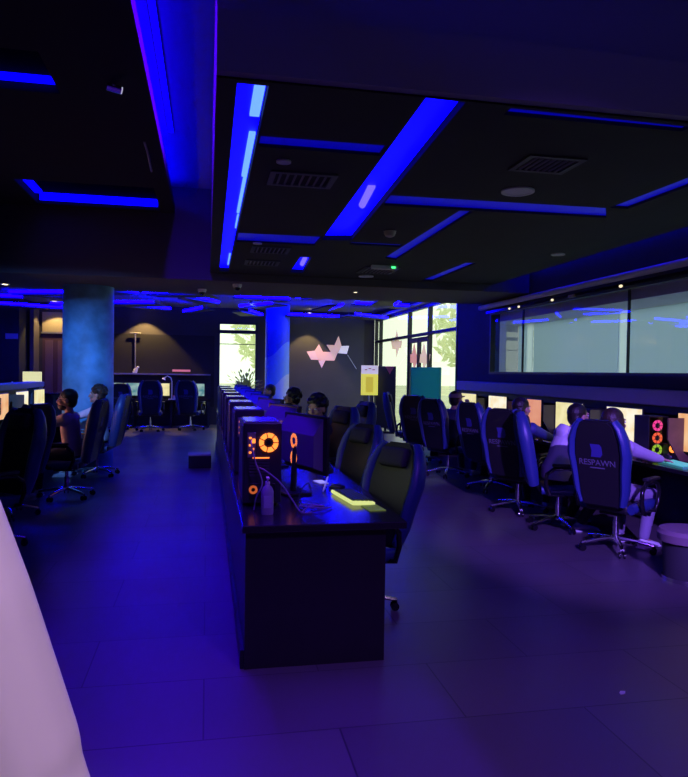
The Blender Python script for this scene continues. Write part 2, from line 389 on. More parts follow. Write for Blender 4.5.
# storefront (window 2)
w = thing('window_2', 'tall daylit shopfront glazing at the far right', 'window', (XR, 13.4, 0)); struct(w)
LS = YB-.02-13.4
bm = bmesh.new()
ys = [13.43, 15.3, 16.93, 19.9, YB-.06]
for yy in ys: add_box(bm, (.05, yy-13.4, 1.6), (.1, .07, 3.2))
add_box(bm, (.05, LS/2, 2.52), (.098, LS-.02, .07)); add_box(bm, (.05, LS/2, 3.165), (.098, LS-.02, .07)); add_box(bm, (.05, LS/2, .03), (.098, LS-.02, .06))
obj('window_frame', bm, M_frame, w)
for a, b in zip(ys, ys[1:]):
    box('pane', (.05, (a+b)/2-13.4, 2.84), (.008, b-a-.07, .58), M_glass, w)
    if abs(a-15.3) > .01: box('pane', (.05, (a+b)/2-13.4, 1.27), (.008, b-a-.07, 2.42), M_glass, w)
bm = bmesh.new()
add_box(bm, (-.06, LS/2, 3.24), (.14, LS, .05)); obj('head_rail', bm, M_sill, w)
d = thing('door_2', 'glazed double door with dark frame in the shopfront', 'door', (XR+.05, 16.115, 0)); struct(d)
for s in (-1, 1):
    bm = bmesh.new()
    add_box(bm, (0, s*.05, 1.24), (.06, .08, 2.44)); add_box(bm, (0, s*.735, 1.24), (.06, .08, 2.44))
    add_box(bm, (0, s*.39, .12), (.06, .61, .2)); add_box(bm, (0, s*.39, 2.4), (.06, .61, .12))
    lf = obj('door_leaf', bm, M_frame, d)
    box('pane', (0, s*.39, 1.28), (.008, .61, 2.1), M_glass, lf)
    bm = bmesh.new(); add_tube(bm, [(-.03, s*.09, .95), (-.09, s*.09, .95), (-.09, s*.09, 1.3), (-.03, s*.09, 1.3)], .012); obj('door_handle', bm, M_chrome, lf, True)
# pink star-shaped decals imitating the mural's reflection in the storefront glass
star = [(0, .55), (.28, .52), (.42, .86), (.58, .5), (.80, .5), (.74, .28), (.60, .28), (.42, 0), (.36, .26), (.12, .28)]
def decal(y, z, s, m, lab, x=XR+.035):
    bm = bmesh.new(); bm.faces.new([bm.verts.new(((a-.4)*s*1.6+.4*s, 0, b*s)) for a, b in star])
    o = obj('reflection_decal', bm, m); o.rotation_euler = (0, 0, -PI/2); o.location = (x, y, z); tag(o, lab, 'decal', 'pink reflection decals'); return o
M_pink = translucent('pink_translucent', (.9, .35, .42), .8)
M_pink2 = translucent('pale_pink_reflection', (.95, .6, .65), .85)
decal(16.85, 1.62, .85, M_pink, 'red pink decal imitating a mural reflection on the left door leaf glass', XR+.035)
decal(16.05, 1.62, .82, M_pink2, 'pale pink decal imitating a mural reflection on the right door leaf glass', XR+.035)
decal(18.5, 2.0, .9, M_pink2, 'pink decal imitating a mural reflection high on glass above the tall black board')
# window 3 far wall
w = thing('window_3', 'tall bright window in the far wall beside a round column', 'window', (.3, YB, 0)); struct(w)
bm = bmesh.new()
for xx in (.03, 1.12): add_box(bm, (xx, .05, 1.5), (.06, .1, 3.0))
for zz, h in ((.03, .06), (2.72, .1), (2.97, .06), (2.36, .02)): add_box(bm, (.575, .05, zz), (1.03, .09, h))
obj('window_frame', bm, M_frame, w)
for z0, z1 in ((.06, 2.35), (2.37, 2.67), (2.77, 2.94)): box('pane', (.575, .05, (z0+z1)/2), (1.03, .008, z1-z0), M_glass, w)
# outdoors
struct(box('ground', (30, 25, -.3), (110, 130, .3), mat('pale_paving_ground', (.55, .55, .45), .9, noise=(.4, .2))))
m_leaf = translucent('tree_leaf', (.80, .84, .60), .5); m_bark = mat('tree_bark', (.2, .15, .1), .8)
def tree(x, y, h, r, lab):
    t = thing('tree', lab, 'tree', (x, y, -.15), 0, 'trees outside')
    bm = bmesh.new(); add_rings(bm, [((0, 0, 0), .16, .16), ((.05, 0, h*.35), .12, .12), ((0, .05, h*.7), .05, .05)], 10); obj('trunk', bm, m_bark, t, True)
    bm = bmesh.new()
    for i in range(420):
        a = random.uniform(0, 2*PI); q = random.random()**.5; zz = random.uniform(-1, 1)
        p = Vector((math.cos(a)*q*r*math.sqrt(max(0, 1-zz*zz)), math.sin(a)*q*r*math.sqrt(max(0, 1-zz*zz)), h*.68+zz*h*.32))
        s = random.uniform(.14, .3); R_ = Euler((random.uniform(0, 6), random.uniform(0, 6), 0)).to_matrix()
        v = [bm.verts.new(p+R_ @ Vector(c)*s) for c in ((-1, 0, 0), (0, -.5, .1), (1, 0, 0), (0, .5, .1))]; bm.faces.new(v)
    c = obj('crown', bm, m_leaf, t)
for a in ((10, 23, 4.6, 1.7, 'leafy green tree outside the left end of the shopfront'), (12.5, 20.5, 5., 1.6, 'leafy green tree outside beyond the glazed door'),
          (11, 27, 5, 1.9, 'leafy tree outside, farthest along the shopfront'), (13, 32, 6, 2.2, 'large pale leafy tree outside behind the others'), (2.6, 30, 4.8, 1.5, 'leafy tree outside beyond the far window')): tree(*a)

# ------------------------------------------------------------------ left ceiling raft with coffers
RX0, RX1, RY0, RY1, ZR = XL, -.47, -2.9, 10.1, 3.8
rf = struct(box('ceiling_raft', ((RX0+RX1)/2, (RY0+RY1)/2, ZR+.06), (RX1-RX0, RY1-RY0, .12), M_ceil2))
CO = [(-2.25, -.66, 8.75, 9.95), (-3.6, -1.18, 5.2, 5.95)]
bm = bmesh.new()
for x0, x1, y0, y1 in CO: add_box(bm, ((x0+x1)/2, (y0+y1)/2, ZR+.06), (x1-x0, y1-y0, .3))
cut(rf, bm)
for (x0, x1, y0, y1), lb in zip(CO, ('blue lit square ceiling recess above the round blue column', 'blue lit ceiling recess at the left edge, nearer the camera')):
    t = thing('coffer_light', lb, 'ceiling light', ((x0+x1)/2, (y0+y1)/2, ZR+.12), 0, 'blue coffers in the black raft')
    hx, hy = (x1-x0)/2, (y1-y0)/2
    bm = bmesh.new()
    add_box(bm, (0, 0, .265), (2*hx+.04, 2*hy+.04, .02)); add_box(bm, (0, hy+.01, .13), (2*hx+.04, .02, .26)); add_box(bm, (0, -hy-.01, .13), (2*hx+.04, .02, .26))
    add_box(bm, (hx+.01, 0, .13), (.02, 2*hy, .26)); add_box(bm, (-hx-.01, 0, .13), (.02, 2*hy, .26)); obj('housing', bm, M_ceil2, t)
    box('led_strip', (0, hy-.03, -.03), (2*hx-.06, .03, .10 if y0 > 8 else .055), M_led, t)
    if y0 > 8: box('led_strip', (-hx+.04, -.05, .0), (.09, 2*hy-.2, .04), M_led, t)
t = thing('cove_light', 'long blue cove light hidden on the right edge of the black raft', 'ceiling light', (RX1-.1, 3.6, ZR+.12))
box('led_strip', (0, 0, .03), (.04, 12.6, .03), M_led_cove, t)
box('channel', (-.05, 0, .02), (.02, 12.6, .04), M_grey_metal, t)
t = thing('cove_light', 'blue cove light washing the right wall above the glass band', 'ceiling light', (XR-.10, 6.8, ZC+.34), 0)
box('led_strip', (.05, 0, -.015), (.05, 6.6, .014), mat('led_blue_wall', (.02, .02, .1), .5, emit=BLUE, es=18.), t)
box('channel', (.055, 0, .01), (.09, 6.6, .035), M_grey_metal, t)

# ------------------------------------------------------------------ ceiling fittings
def round_speaker(x, y, r, lab):
    t = thing('ceiling_speaker', lab, 'speaker', (x, y, ZC), 0, 'round white ceiling speakers')
    bm = bmesh.new(); add_disc_ring(bm, (0, 0, -.012), r, r*.86, .012); obj('rim', bm, M_white, t, True)
    bm = bmesh.new(); add_cyl(bm, (0, 0, -.007), (0, 0, 0), r*.87, n=28); obj('grille', bm, mat('speaker_grille', (.85, .82, .82), .6, noise=(300, .3)), t, True)
round_speaker(2.23*k, 4.77*k, .125, 'large round white ceiling speaker beside the square vent')
round_speaker(.47*k, 4.47*k, .05, 'small round white ceiling speaker in front of the slatted vent')
round_speaker(2.18*k, 9.5*k, .11, 'round white ceiling speaker next to the emergency light')
round_speaker(3.83*k, 7.13*k, .08, 'small white ceiling disc near the right wall cove')
round_speaker(.51*k, 7.39*k, .05, 'tiny white ceiling disc over the two far slatted vents')
def vent(x, y, sx, sy, lab, pale=False):
    t = thing('ceiling_vent', lab, 'air vent', (x, y, ZC), 0, 'square ceiling vents')
    bm = bmesh.new()
    for s in (-1, 1):
        add_box(bm, (s*(sx/2-.02), 0, -.006), (.04, sy, .012)); add_box(bm, (0, s*(sy/2-.02), -.006), (sx-.08, .04, .012))
    obj('frame', bm, M_vent_l if pale else M_vent, t)
    n = 7
    bm = bmesh.new()
    for i in range(n): add_box(bm, (-sx/2+.05+(sx-.1)*(i+.5)/n, 0, -.002), (.016, sy-.08, .02), 0, rotm(0, .5))
    obj('slats', bm, M_vent_l, t)
    box('backing', (0, 0, .004), (sx-.08, sy-.08, .006), M_black, t)
vent(.64*k, 4.86*k, .48, .36, 'slatted ceiling vent beside the left blue trough', True)
vent(2.12*k, 4.12*k, .40, .34, 'dark square ceiling vent before the large round speaker')
vent(.68*k, 7.75*k, .44, .42, 'slatted ceiling vent just past the far cross trough')
vent(.66*k, 8.7*k, .44, .4, 'slatted ceiling vent nearest the rear beam')
vent(2.2*k, 8.9*k, .48, .6, 'dark ceiling vent behind the emergency light')
vent(3.75*k, 4.45*k, .4, .4, 'dark square ceiling vent near the right cove')
t = thing('smoke_detector', 'cream round smoke detector under the drop ceiling', 'smoke detector', (1.7*k, 6.42*k, ZC))
bm = bmesh.new(); add_rings(bm, [((0, 0, 0), .06, .06), ((0, 0, -.02), .06, .06), ((0, 0, -.05), .045, .045), ((0, 0, -.06), .02, .02)], 20); obj('body', bm, M_cream, t, True)
bm = bmesh.new(); add_cyl(bm, (0, 0, -.002), (0, 0, .0), .07, n=20); obj('base', bm, M_black, t)
t = thing('emergency_light', 'white slim emergency light with a green indicator on ceiling', 'emergency light', (2.19*k, 8.5*k, ZC))
box('body', (0, 0, -.025), (.36, .07, .05), M_white, t, .008)
box('indicator', (.11, -.037, -.025), (.05, .006, .02), mat('green_indicator', (.0, .3, .05), .4, emit=(.05, 1., .2), es=3.), t)
def dome(x, y, z, lab):
    t = thing('dome_camera', lab, 'security camera', (x, y, z), 0, 'white dome cameras')
    bm = bmesh.new(); add_rings(bm, [((0, 0, 0), .07, .07), ((0, 0, -.03), .07, .07), ((0, 0, -.05), .055, .055)], 20); obj('base', bm, M_white, t, True)
    bm = bmesh.new(); add_ell(bm, (0, 0, -.055), (.048, .048, .045)); obj('lens_dome', bm, M_gloss, t, True)
dome(-.09*1.03, 11.3, ZB-.012, 'white dome camera left of the desk row on beam underside')
dome(.43, 10.5, ZB-.012, 'white dome camera centred on the beam underside, before a spotlight')
def spot(x, y, z, lab, m=M_spotw, r=.05, power=0, angle=60, tilt=None, color=(1, .75, .45)):
    t = thing('downlight', lab, 'spotlight', (x, y, z), 0, 'small round downlights')
    bm = bmesh.new(); add_disc_ring(bm, (0, 0, -.012), r*1.3, r*.85, .012); obj('rim', bm, M_white, t, True)
    bm = bmesh.new(); add_cyl(bm, (0, 0, -.004), (0, 0, 0), r*.86, n=20); obj('lamp_face', bm, m, t)
    if power:
        li = bpy.data.lights.new('spot', 'SPOT'); li.energy = power; li.color = color; li.spot_size = math.radians(angle); li.spot_blend = .25; li.shadow_soft_size = .02
        lo = bpy.data.objects.new('downlight_lamp', li); COL.objects.link(lo); lo.location = (x, y, z-.03)
        if tilt: lo.rotation_euler = tilt
spot(.44, 10.95, ZB-.012, 'lit downlight on the beam underside behind a dome camera', r=.03)
spot(2.33, 10.9, ZB-.012, 'lit downlight on the right half of the beam underside', r=.03)
spot(-3.1, 11.6, ZB-.012, 'lit downlight at the left end of the beam underside', r=.055)
spot(-1.75, 20.05, 3.38, 'lit downlight washing the dark back wall over the far chairs', r=.07, power=270, angle=92, color=(1., .66, .2))
spot(-4.1, 20.05, 3.38, 'lit downlight above the maroon far door', r=.07, power=70, angle=100, color=(1., .7, .25))
spot(-3.35, 15.9, 3.38, 'lit downlight in far ceiling left of the blue column', r=.05)
spot(2.9, 19.9, 3.3, 'lit downlight above the angular pink wall mural', r=.055, power=110, angle=80, color=(1., .68, .25))
# spotlight cluster and wire on black raft
t = thing('track_spotlight', 'small chrome spotlight fixed under the black ceiling raft', 'spotlight', (-.72, 5.55, ZR))
bm = bmesh.new(); add_cyl(bm, (0, 0, 0), (0, 0, -.05), .02); add_cyl(bm, (-.05, 0, -.06), (.05, .03, -.07), .03); obj('body', bm, M_chrome, t, True)
bm = bmesh.new(); add_cyl(bm, (.05, .03, -.07), (.06, .033, -.071), .026); obj('lamp_face', bm, mat('dim_lamp', (.4, .4, .4), .4, emit=(.8, .8, 1), es=.5), t)
bm = bmesh.new(); add_tube(bm, [(-.62, 7.0, ZR), (-.61, 7.3, ZR-.02), (-.60, 7.6, ZR-.1), (-.6, 7.65, ZR-.1)], .012)
tag(obj('hanging_cable', bm, M_grey_metal, None, True), 'short loose grey cable hanging from the black raft edge', 'cable')

# far ceiling: hanging blue-lit baffles
fin_m = mat('baffle_dark', (.03, .03, .045), .6)
place_words = ['over the maroon door', 'left of the blue column', 'over the far gaming chairs', 'over the desk row end', 'before the far window', 'before the pink mural', 'near the shopfront glazing']
row_words = ['nearest the beam', 'second from the beam', 'third from the beam', 'farthest from the beam']
for r in range(4):
    for c in range(7):
        x = -4.7+c*1.46+random.uniform(-.3, .3); y = 13.0+r*1.75+random.uniform(-.4, .4); a = random.uniform(-.9, .9)+(.9 if (r+c) % 2 else -.5)
        z = 3.08+random.uniform(-.05, .1)
        t = thing('ceiling_baffle', 'angled dark baffle with blue light hung %s, %s' % (place_words[c], row_words[r]), 'ceiling light', (x, y, z), a, 'angled blue baffles')
        Lb = random.uniform(1.2, 1.7); wb = random.uniform(.35, .7)
        bm = bmesh.new(); add_prism(bm, [(-Lb/2, -wb*.2), (Lb/2, -wb/2), (Lb/2*.9, wb/2), (-Lb/2*.8, wb*.3)], 0, .035, XZ2XY); obj('panel', bm, fin_m, t)
        bm = bmesh.new(); add_box(bm, (0, -wb*.55, .05), (Lb*.95, .03, .05)); obj('led_strip', bm, M_led_lin, t)
        for s in (-1, 1):
            bm = bmesh.new(); add_cyl(bm, (s*Lb*.35, 0, .03), (s*Lb*.35, 0, ZF-z), .004, n=6); obj('hanger', bm, M_grey_metal, t)

# ------------------------------------------------------------------ columns
mc = mat('column_plaster', (.14, .40, .62), .55, noise=(2.5, .45), bump=.3, bscale=14)
bm = bmesh.new(); add_cyl(bm, (-1.86, 11.6, 0), (-1.86, 11.6, ZB-.012), .385, n=56)
o = obj('round_column', bm, mc, None, True); tag(o, 'thick round column in mottled blue plaster beside two seated players', 'column')
mc2 = mat('column_waves', (.1, .2, .6), .45)
nd, lk = nodes_of(mc2); tc = nd.new('ShaderNodeTexCoord'); sp = nd.new('ShaderNodeSeparateXYZ'); lk.new(tc.outputs['Object'], sp.inputs[0])
sn = nd.new('ShaderNodeMath'); sn.operation = 'SINE'; m1 = nd.new('ShaderNodeMath'); m1.operation = 'MULTIPLY'; m1.inputs[1].default_value = 5.; lk.new(sp.outputs['X'], m1.inputs[0]); lk.new(m1.outputs[0], sn.inputs[0])
m2 = nd.new('ShaderNodeMath'); m2.operation = 'MULTIPLY_ADD'; m2.inputs[1].default_value = .22; lk.new(sn.outputs[0], m2.inputs[0]); lk.new(sp.outputs['Z'], m2.inputs[2])
cr = nd.new('ShaderNodeValToRGB'); e = cr.color_ramp.elements; e[0].position = .0; e[0].color = (.65, .75, .88, 1); e[1].position = .47; e[1].color = (.04, .13, .8, 1)
cr.color_ramp.interpolation = 'CONSTANT'; q = cr.color_ramp.elements.new(.28); q.color = (.22, .5, .9, 1)
m3 = nd.new('ShaderNodeMath'); m3.operation = 'DIVIDE'; m3.inputs[1].default_value = 4.6; lk.new(m2.outputs[0], m3.inputs[0]); lk.new(m3.outputs[0], cr.inputs[0]); lk.new(cr.outputs[0], nd['Principled BSDF'].inputs['Base Color'])
bm = bmesh.new(); add_cyl(bm, (1.88, 18.9, 0), (1.88, 18.9, ZF), .33, n=48)
o = obj('round_column', bm, mc2, None, True); tag(o, 'round column painted with blue waves beside the far window', 'column')

# ------------------------------------------------------------------ mural on grey wall
mur = thing('wall_mural_panel', 'angular pink and peach star shaped mural on the grey far wall', 'wall art', (2.42+.48, YB-.121, 1.67))
def fac(poly, m):
    bm = bmesh.new(); add_prism(bm, poly, -.012, 0); obj('facet', bm, m, mur)
sx, sz = 1.46/54., .97/32.
def px(l): return [((a-306)*sx*1.0, (370-b)*sz) for a, b in l]
m_a = mat('mural_pink', (.85, .55, .68), .6, emit=(.85, .5, .62), es=.42); m_b = mat('mural_peach', (.88, .58, .50), .6, emit=(.9, .55, .48), es=.44); m_c = mat('mural_white', (.85, .8, .88), .6, emit=(.85, .8, .9), es=.5); m_d = mat('mural_rose', (.86, .52, .55), .6, emit=(.88, .5, .55), es=.42)  # facets emit faintly, the mural's brightness is put into the material
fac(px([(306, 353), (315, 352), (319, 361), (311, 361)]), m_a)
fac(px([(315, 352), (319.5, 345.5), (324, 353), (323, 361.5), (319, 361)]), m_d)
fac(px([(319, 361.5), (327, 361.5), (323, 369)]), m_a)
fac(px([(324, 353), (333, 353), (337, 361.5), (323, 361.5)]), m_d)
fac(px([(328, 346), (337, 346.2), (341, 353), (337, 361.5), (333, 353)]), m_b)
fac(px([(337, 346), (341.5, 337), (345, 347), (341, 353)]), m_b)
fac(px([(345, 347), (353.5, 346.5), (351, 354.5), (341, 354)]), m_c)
bm = bmesh.new(); add_cyl(bm, (1.24, -.01, .44), (1.52, -.01, .02), .01, n=6); obj('tail_line', bm, M_white, mur)
# ------------------------------------------------------------------ gaming chair
def chair_geo(tilt=.2, seat_h=.46):
    t = thing('gaming_chair', '', 'chair')
    # star base, five arms in chrome, each with caster
    for i in range(5):
        a = 2*PI*i/5+.3
        ca, sa = math.cos(a), math.sin(a)
        bm = bmesh.new(); add_rings(bm, [((ca*.02, sa*.02, .115), .03, .024), ((ca*.17, sa*.17, .105), .024, .018), ((ca*.33, sa*.33, .075), .017, .013)], 8); obj('base_leg', bm, M_chrome, t, True)
        bm = bmesh.new()
        for s in (-1, 1):
            p = Vector((ca*.32-sa*.016*s, sa*.32+ca*.016*s, .03)); u = Vector((-sa, ca, 0))*.009*s
            add_cyl(bm, p-u*.2, p+u*1.2, .03, n=14)
        add_cyl(bm, (ca*.33, sa*.33, .04), (ca*.33, sa*.33, .075), .008, n=8)
        obj('caster', bm, M_gloss, t, True)
    bm = bmesh.new(); add_cyl(bm, (0, 0, .09), (0, 0, .14), .04); add_cyl(bm, (0, 0, .14), (0, 0, .26), .028); add_cyl(bm, (0, 0, .26), (0, 0, .36), .019); obj('gas_lift', bm, M_chrome, t, True)
    bm = bmesh.new(); add_box(bm, (0, 0, .358), (.2, .26, .035), .008); add_tube(bm, [(.1, .05, .355), (.2, .06, .35), (.25, .06, .345)], .007); obj('tilt_mechanism', bm, M_black, t, True)
    bm = bmesh.new(); add_box(bm, (0, .04, .42), (.40, .50, .085), .03, seg=3); obj('seat', bm, M_leather, t, True)
    se = t.children[-1]
    for s in (-1, 1):
        bm = bmesh.new(); add_rings(bm, [((s*.225, -.2, .425), .035, .045), ((s*.235, 0, .435), .045, .055), ((s*.235, .2, .435), .045, .055), ((s*.225, .29, .42), .03, .038)], 12); obj('seat_bolster', bm, M_blue_leather, se, True)
    # backrest: contour in tilted frame
    Mb = Matrix.Translation((0, -.215, .455)) @ rotm(tilt)
    prof = [(-.17, 0), (.17, 0), (.19, .15), (.20, .32), (.215, .48), (.20, .62), (.165, .74), (.12, .785), (-.12, .785), (-.165, .74), (-.20, .62), (-.215, .48), (-.20, .32), (-.19, .15)]
    bm = bmesh.new(); add_prism(bm, prof, -.10, -.02, Mb)
    bmesh.ops.recalc_face_normals(bm, faces=bm.faces[:]); bmesh.ops.bevel(bm, geom=[e for e in bm.edges], offset=.016, segments=2, affect='EDGES', clamp_overlap=True)
    bk = obj('backrest', bm, M_leather, t, True)
    for s in (-1, 1):
        pts = [(.185, .02, .03, .05), (.215, .16, .04, .062), (.225, .32, .042, .066), (.245, .48, .046, .07), (.235, .60, .042, .066), (.20, .71, .036, .056), (.155, .775, .026, .04)]
        bm = bmesh.new(); add_rings(bm, [(Mb @ Vector((s*x, -.05, z)), rx, ry) for x, z, rx, ry in pts], 12, side=Vector((1, 0, 0))); obj('side_bolster', bm, M_blue_leather, bk, True)
    bm = bmesh.new(); add_box(bm, Mb @ Vector((0, .0, .66)), (.26, .07, .15), .03, rotm(tilt), 3); obj('head_pillow', bm, M_charcoal, bk, True)
    # emblem and wordmark on back
    m_em = mat('emblem_blue', (.05, .045, .25), .5); m_tx = mat('wordmark_grey', (.14, .135, .19), .6)
    bm = bmesh.new(); add_prism(bm, [(-.05, .46), (.035, .46), (.055, .485), (.05, .55), (.03, .575), (-.055, .575), (-.04, .52)], -.1035, -.099, Mb); obj('emblem', bm, m_em, bk)
    Rt = Mb @ Matrix.Translation((0, -.101, .405)) @ rotm(PI/2)
    lettering('lettering', 'RESPAWN', .075, m_tx, bk, Rt)
    bm = bmesh.new(); add_prism(bm, [(-.07, .355), (.07, .355), (.065, .365), (-.065, .365)], -.1025, -.099, Mb); obj('underline', bm, m_tx, bk)
    # loop armrests
    for s in (-1, 1):
        x = s*.305
        bm = bmesh.new()
        add_tube(bm, [(s*.2, -.12, .385), (x, -.13, .40), (x, -.17, .50), (x, -.16, .60), (x, -.09, .655), (x, .04, .665), (x, .15, .64), (x, .19, .57), (x, .17, .47), (x, .12, .40), (s*.2, .12, .385)], .02, 10)
        ar = obj('armrest', bm, M_gloss, t, True)
        bm = bmesh.new(); add_box(bm, (x, .02, .69), (.06, .26, .03), .012); obj('arm_pad', bm, M_leather, ar, True)
    return t
chair0 = chair_geo()
chairT = chair_geo(.33)
used = set()
def place_chair(x, y, face, lab, group, proto=None, sc=1.):
    """face: heading angle in degrees of the sitter, 0 = +Y, 90 = -X, -90 = +X"""
    proto = proto or chair0
    rz = math.radians(face)
    if proto.name not in used:
        used.add(proto.name); proto.location = (x, y, 0); proto.rotation_euler = (0, 0, rz); proto['label'] = lab; proto['group'] = group; o = proto
    else: o = dup(proto, (x, y, 0), rz, lab, group)
    o.scale = (sc,)*3
    return o
GR, GC, GL, GB = 'gaming chairs along the right wall', 'gaming chairs at the centre desk row', 'gaming chairs at the left desk', 'gaming chairs at the back desk'
place_chair(3.70, 5.70, -58, 'black and blue gaming chair holding the person in lilac, nearest right wall chair', GR)
place_chair(3.62, 6.62, -110, 'gaming chair under the person in a white jacket', GR)
place_chair(3.58, 7.48, -54, 'gaming chair with logo back behind the white jacket, third along right wall', GR)
place_chair(3.86, 8.9, -72, 'empty gaming chair pushed close to the right desk, fourth along that wall', GR)
place_chair(3.70, 10.2, -62, 'gaming chair beneath the person wearing a cap', GR)
place_chair(3.76, 11.7, -42, 'empty gaming chair just past the person in a cap', GR)
place_chair(3.8, 12.8, -112, 'empty gaming chair turned towards the shopfront door, farthest on the right', GR)
place_chair(.96, 4.48, 122, 'empty reclined gaming chair nearest the desk end with the keyboard', GC, chairT, .93)
place_chair(1.0, 5.92, 116, 'second empty gaming chair from the near desk end, centre row', GC, chairT, .95)
place_chair(1.12, 7.3, 112, 'third gaming chair from the near desk end, holding a person leaning back', GC)
place_chair(1.62, 8.6, 100, 'empty gaming chair between the two seated people, fourth in centre row', GC)
place_chair(1.24, 9.9, 90, 'gaming chair under the bespectacled person with headset, centre row', GC)
place_chair(1.40, 11.4, 95, 'empty gaming chair just behind the headset wearer, centre row', GC)
place_chair(1.22, 13.2, 90, 'gaming chair of the farthest seated person at the centre row', GC)
place_chair(-1.9, 6.5, 140, 'blue edged gaming chair turned askew left, before the person in glasses', GL)
place_chair(-2.10, 7.9, 62, 'empty tall gaming chair just nearer than the person in glasses', GL)
place_chair(-1.68, 8.95, 84, 'gaming chair holding the person in glasses and pink shirt', GL)
place_chair(-1.60, 10.75, 84, 'gaming chair holding the curly haired person before the blue column', GL)
place_chair(-1.42, 18.3, 4, 'black gaming chair seen from behind at the back desk, left of the two', GB, sc=1.08)
place_chair(-.42, 18.6, -14, 'black gaming chair seen from behind at the back desk, closest to far window', GB, sc=1.08)
place_chair(-2.25, 18.9, 10, 'black gaming chair half hidden by the blue column at back desk', GB)

# ------------------------------------------------------------------ PC tower, monitor, keyboard, mouse
def add_fan(t, c, r, name='exhaust_fan', axis='y', m=M_orange):
    bm = bmesh.new(); add_disc_ring(bm, c, r, r*.52, .012, axis); f = obj(name, bm, m, t, True)
    bm = bmesh.new()
    for i in range(7):
        a = 2*PI*i/7
        d1 = Vector((math.cos(a), 0, math.sin(a))) if axis == 'y' else Vector((0, math.cos(a), math.sin(a)))
        add_cyl(bm, Vector(c)+d1*r*.2, Vector(c)+d1*r*1.02, .0035, n=5)
    off = Vector((0, -.008, 0)) if axis == 'y' else Vector((-.008, 0, 0))
    bmesh.ops.translate(bm, vec=off*1.4, verts=bm.verts[:])
    obj('fan_grille', bm, M_black, f)
    bm = bmesh.new(); add_cyl(bm, Vector(c)+off, Vector(c)-off*1.0, r*.3, n=16); obj('fan_hub', bm, M_black, f)
def tower_geo():
    t = thing('pc_tower', '', 'computer')
    W, D, H = .23, .46, .49
    bm = bmesh.new(); add_box(bm, (0, D/2, H/2+.015), (W, D, H), .008); obj('case', bm, M_case, t)
    bm = bmesh.new(); add_box(bm, (-W/2-.003, D/2, H/2+.015), (.006, D-.03, H-.04), .002); obj('side_panel', bm, mat('panel_grey', (.12, .12, .14), .35), t)
    bm = bmesh.new()
    for x in (-.08, .08):
        for y in (.05, D-.05): add_cyl(bm, (x, y, 0), (x, y, .016), .018, n=10)
    obj('feet', bm, M_black, t)
    add_fan(t, (.035, -.006, .385), .058)
    bm = bmesh.new(); add_box(bm, (-.068, -.005, .37), (.05, .008, .15), .002); p = obj('port_panel', bm, M_grey_metal, t)
    bm = bmesh.new()
    for i in range(5): add_box(bm, (-.068+(i % 2)*.016-.008, -.011, .325+.022*i), (.014, .008, .011))
    add_box(bm, (-.055, -.011, .395), (.018, .008, .026))
    obj('port', bm, M_orange, p)
    bm = bmesh.new()
    for i in range(6): add_box(bm, (-.02, -.004, .185+.019*i), (.12, .006, .011), .001)
    obj('expansion_slots', bm, M_vent, t)
    bm = bmesh.new(); add_box(bm, (-.01, -.006, .292), (.10, .008, .006)); obj('light_bar', bm, M_orange, t)
    bm = bmesh.new(); add_box(bm, (0, -.004, .09), (.16, .006, .095), .003); q = obj('power_supply', bm, M_black, t)
    bm = bmesh.new(); add_disc_ring(bm, (-.055, -.008, .10), .026, .012, .004, 'y'); obj('power_light', bm, mat('dim_orange_led', (.1, .03, 0), .4, emit=(1, .2, .05), es=.5), q)
    bm = bmesh.new(); add_box(bm, (0, D/2, H+.018), (W-.02, D-.04, .006), .002); obj('lit_top', bm, mat('lit_top_satin', (.22, .22, .25), .22), t)  # top made paler than the case to mimic blue light from above
    return t
def monitor_geo(screen, w=.60, h=.35, back_fans=False, z0=.12):
    """faces -Y, back towards +Y; base on z = 0"""
    t = thing('monitor', '', 'monitor')
    bm = bmesh.new(); add_box(bm, (0, 0, z0+h/2), (w+.02, .025, h+.02), .006); s = obj('shell', bm, M_black, t)
    bm = bmesh.new(); v = [(.012, z0+h*.98), (.08, z0+h*.68), (.08, z0+h*.12), (.012, z0+h*.04)]; Mx = Matrix(((0, 1, 0, 0), (1, 0, 0, 0), (0, 0, 1, 0), (0, 0, 0, 1))); add_prism(bm, v, -w*.44, w*.44, Mx); obj('back_hump', bm, mat('lit_hump_plastic', (.16, .16, .2), .3), s)  # hump sloped and made paler so it shows the blue light above
    box('screen', (0, -.0135, z0+h/2), (w, .003, h), screen, t)
    bm = bmesh.new(); add_rings(bm, [((0, .09, .01), .025, .02), ((0, .08, z0+h*.35), .022, .018), ((0, .05, z0+h*.5), .022, .018)], 10); obj('stand', bm, M_black, t, True)
    bm = bmesh.new(); add_box(bm, (0, .09, .008), (.22, .18, .016), .006); obj('stand_foot', bm, M_black, t)
    return t
def screen_mat(name, c1, c2, es, scale=3.):
    m = mat(name, (.02, .02, .02), .3)
    nd, lk = nodes_of(m); tc = nd.new('ShaderNodeTexCoord'); v = nd.new('ShaderNodeTexVoronoi'); v.inputs['Scale'].default_value = scale
    n2 = nd.new('ShaderNodeTexNoise'); n2.inputs['Scale'].default_value = scale*1.3
    r = nd.new('ShaderNodeValToRGB'); r.color_ramp.elements[0].color = (*c1, 1); r.color_ramp.elements[1].color = (*c2, 1)
    r.color_ramp.elements[0].position = .35; r.color_ramp.elements[1].position = .62
    b = nd['Principled BSDF']; lk.new(tc.outputs['Object'], n2.inputs['Vector']); lk.new(n2.outputs['Fac'], r.inputs['Fac']); lk.new(r.outputs['Color'], b.inputs['Emission Color']); b.inputs['Emission Strength'].default_value = es
    return m
S_white = screen_mat('screen_cream', (.95, .75, .42), (1., .95, .75), 1.0, 5)
S_pink = screen_mat('screen_pink', (.85, .30, .20), (.95, .42, .26), .8, 2)
S_orange = screen_mat('screen_orange', (.9, .42, .16), (1., .6, .3), .9, 4)
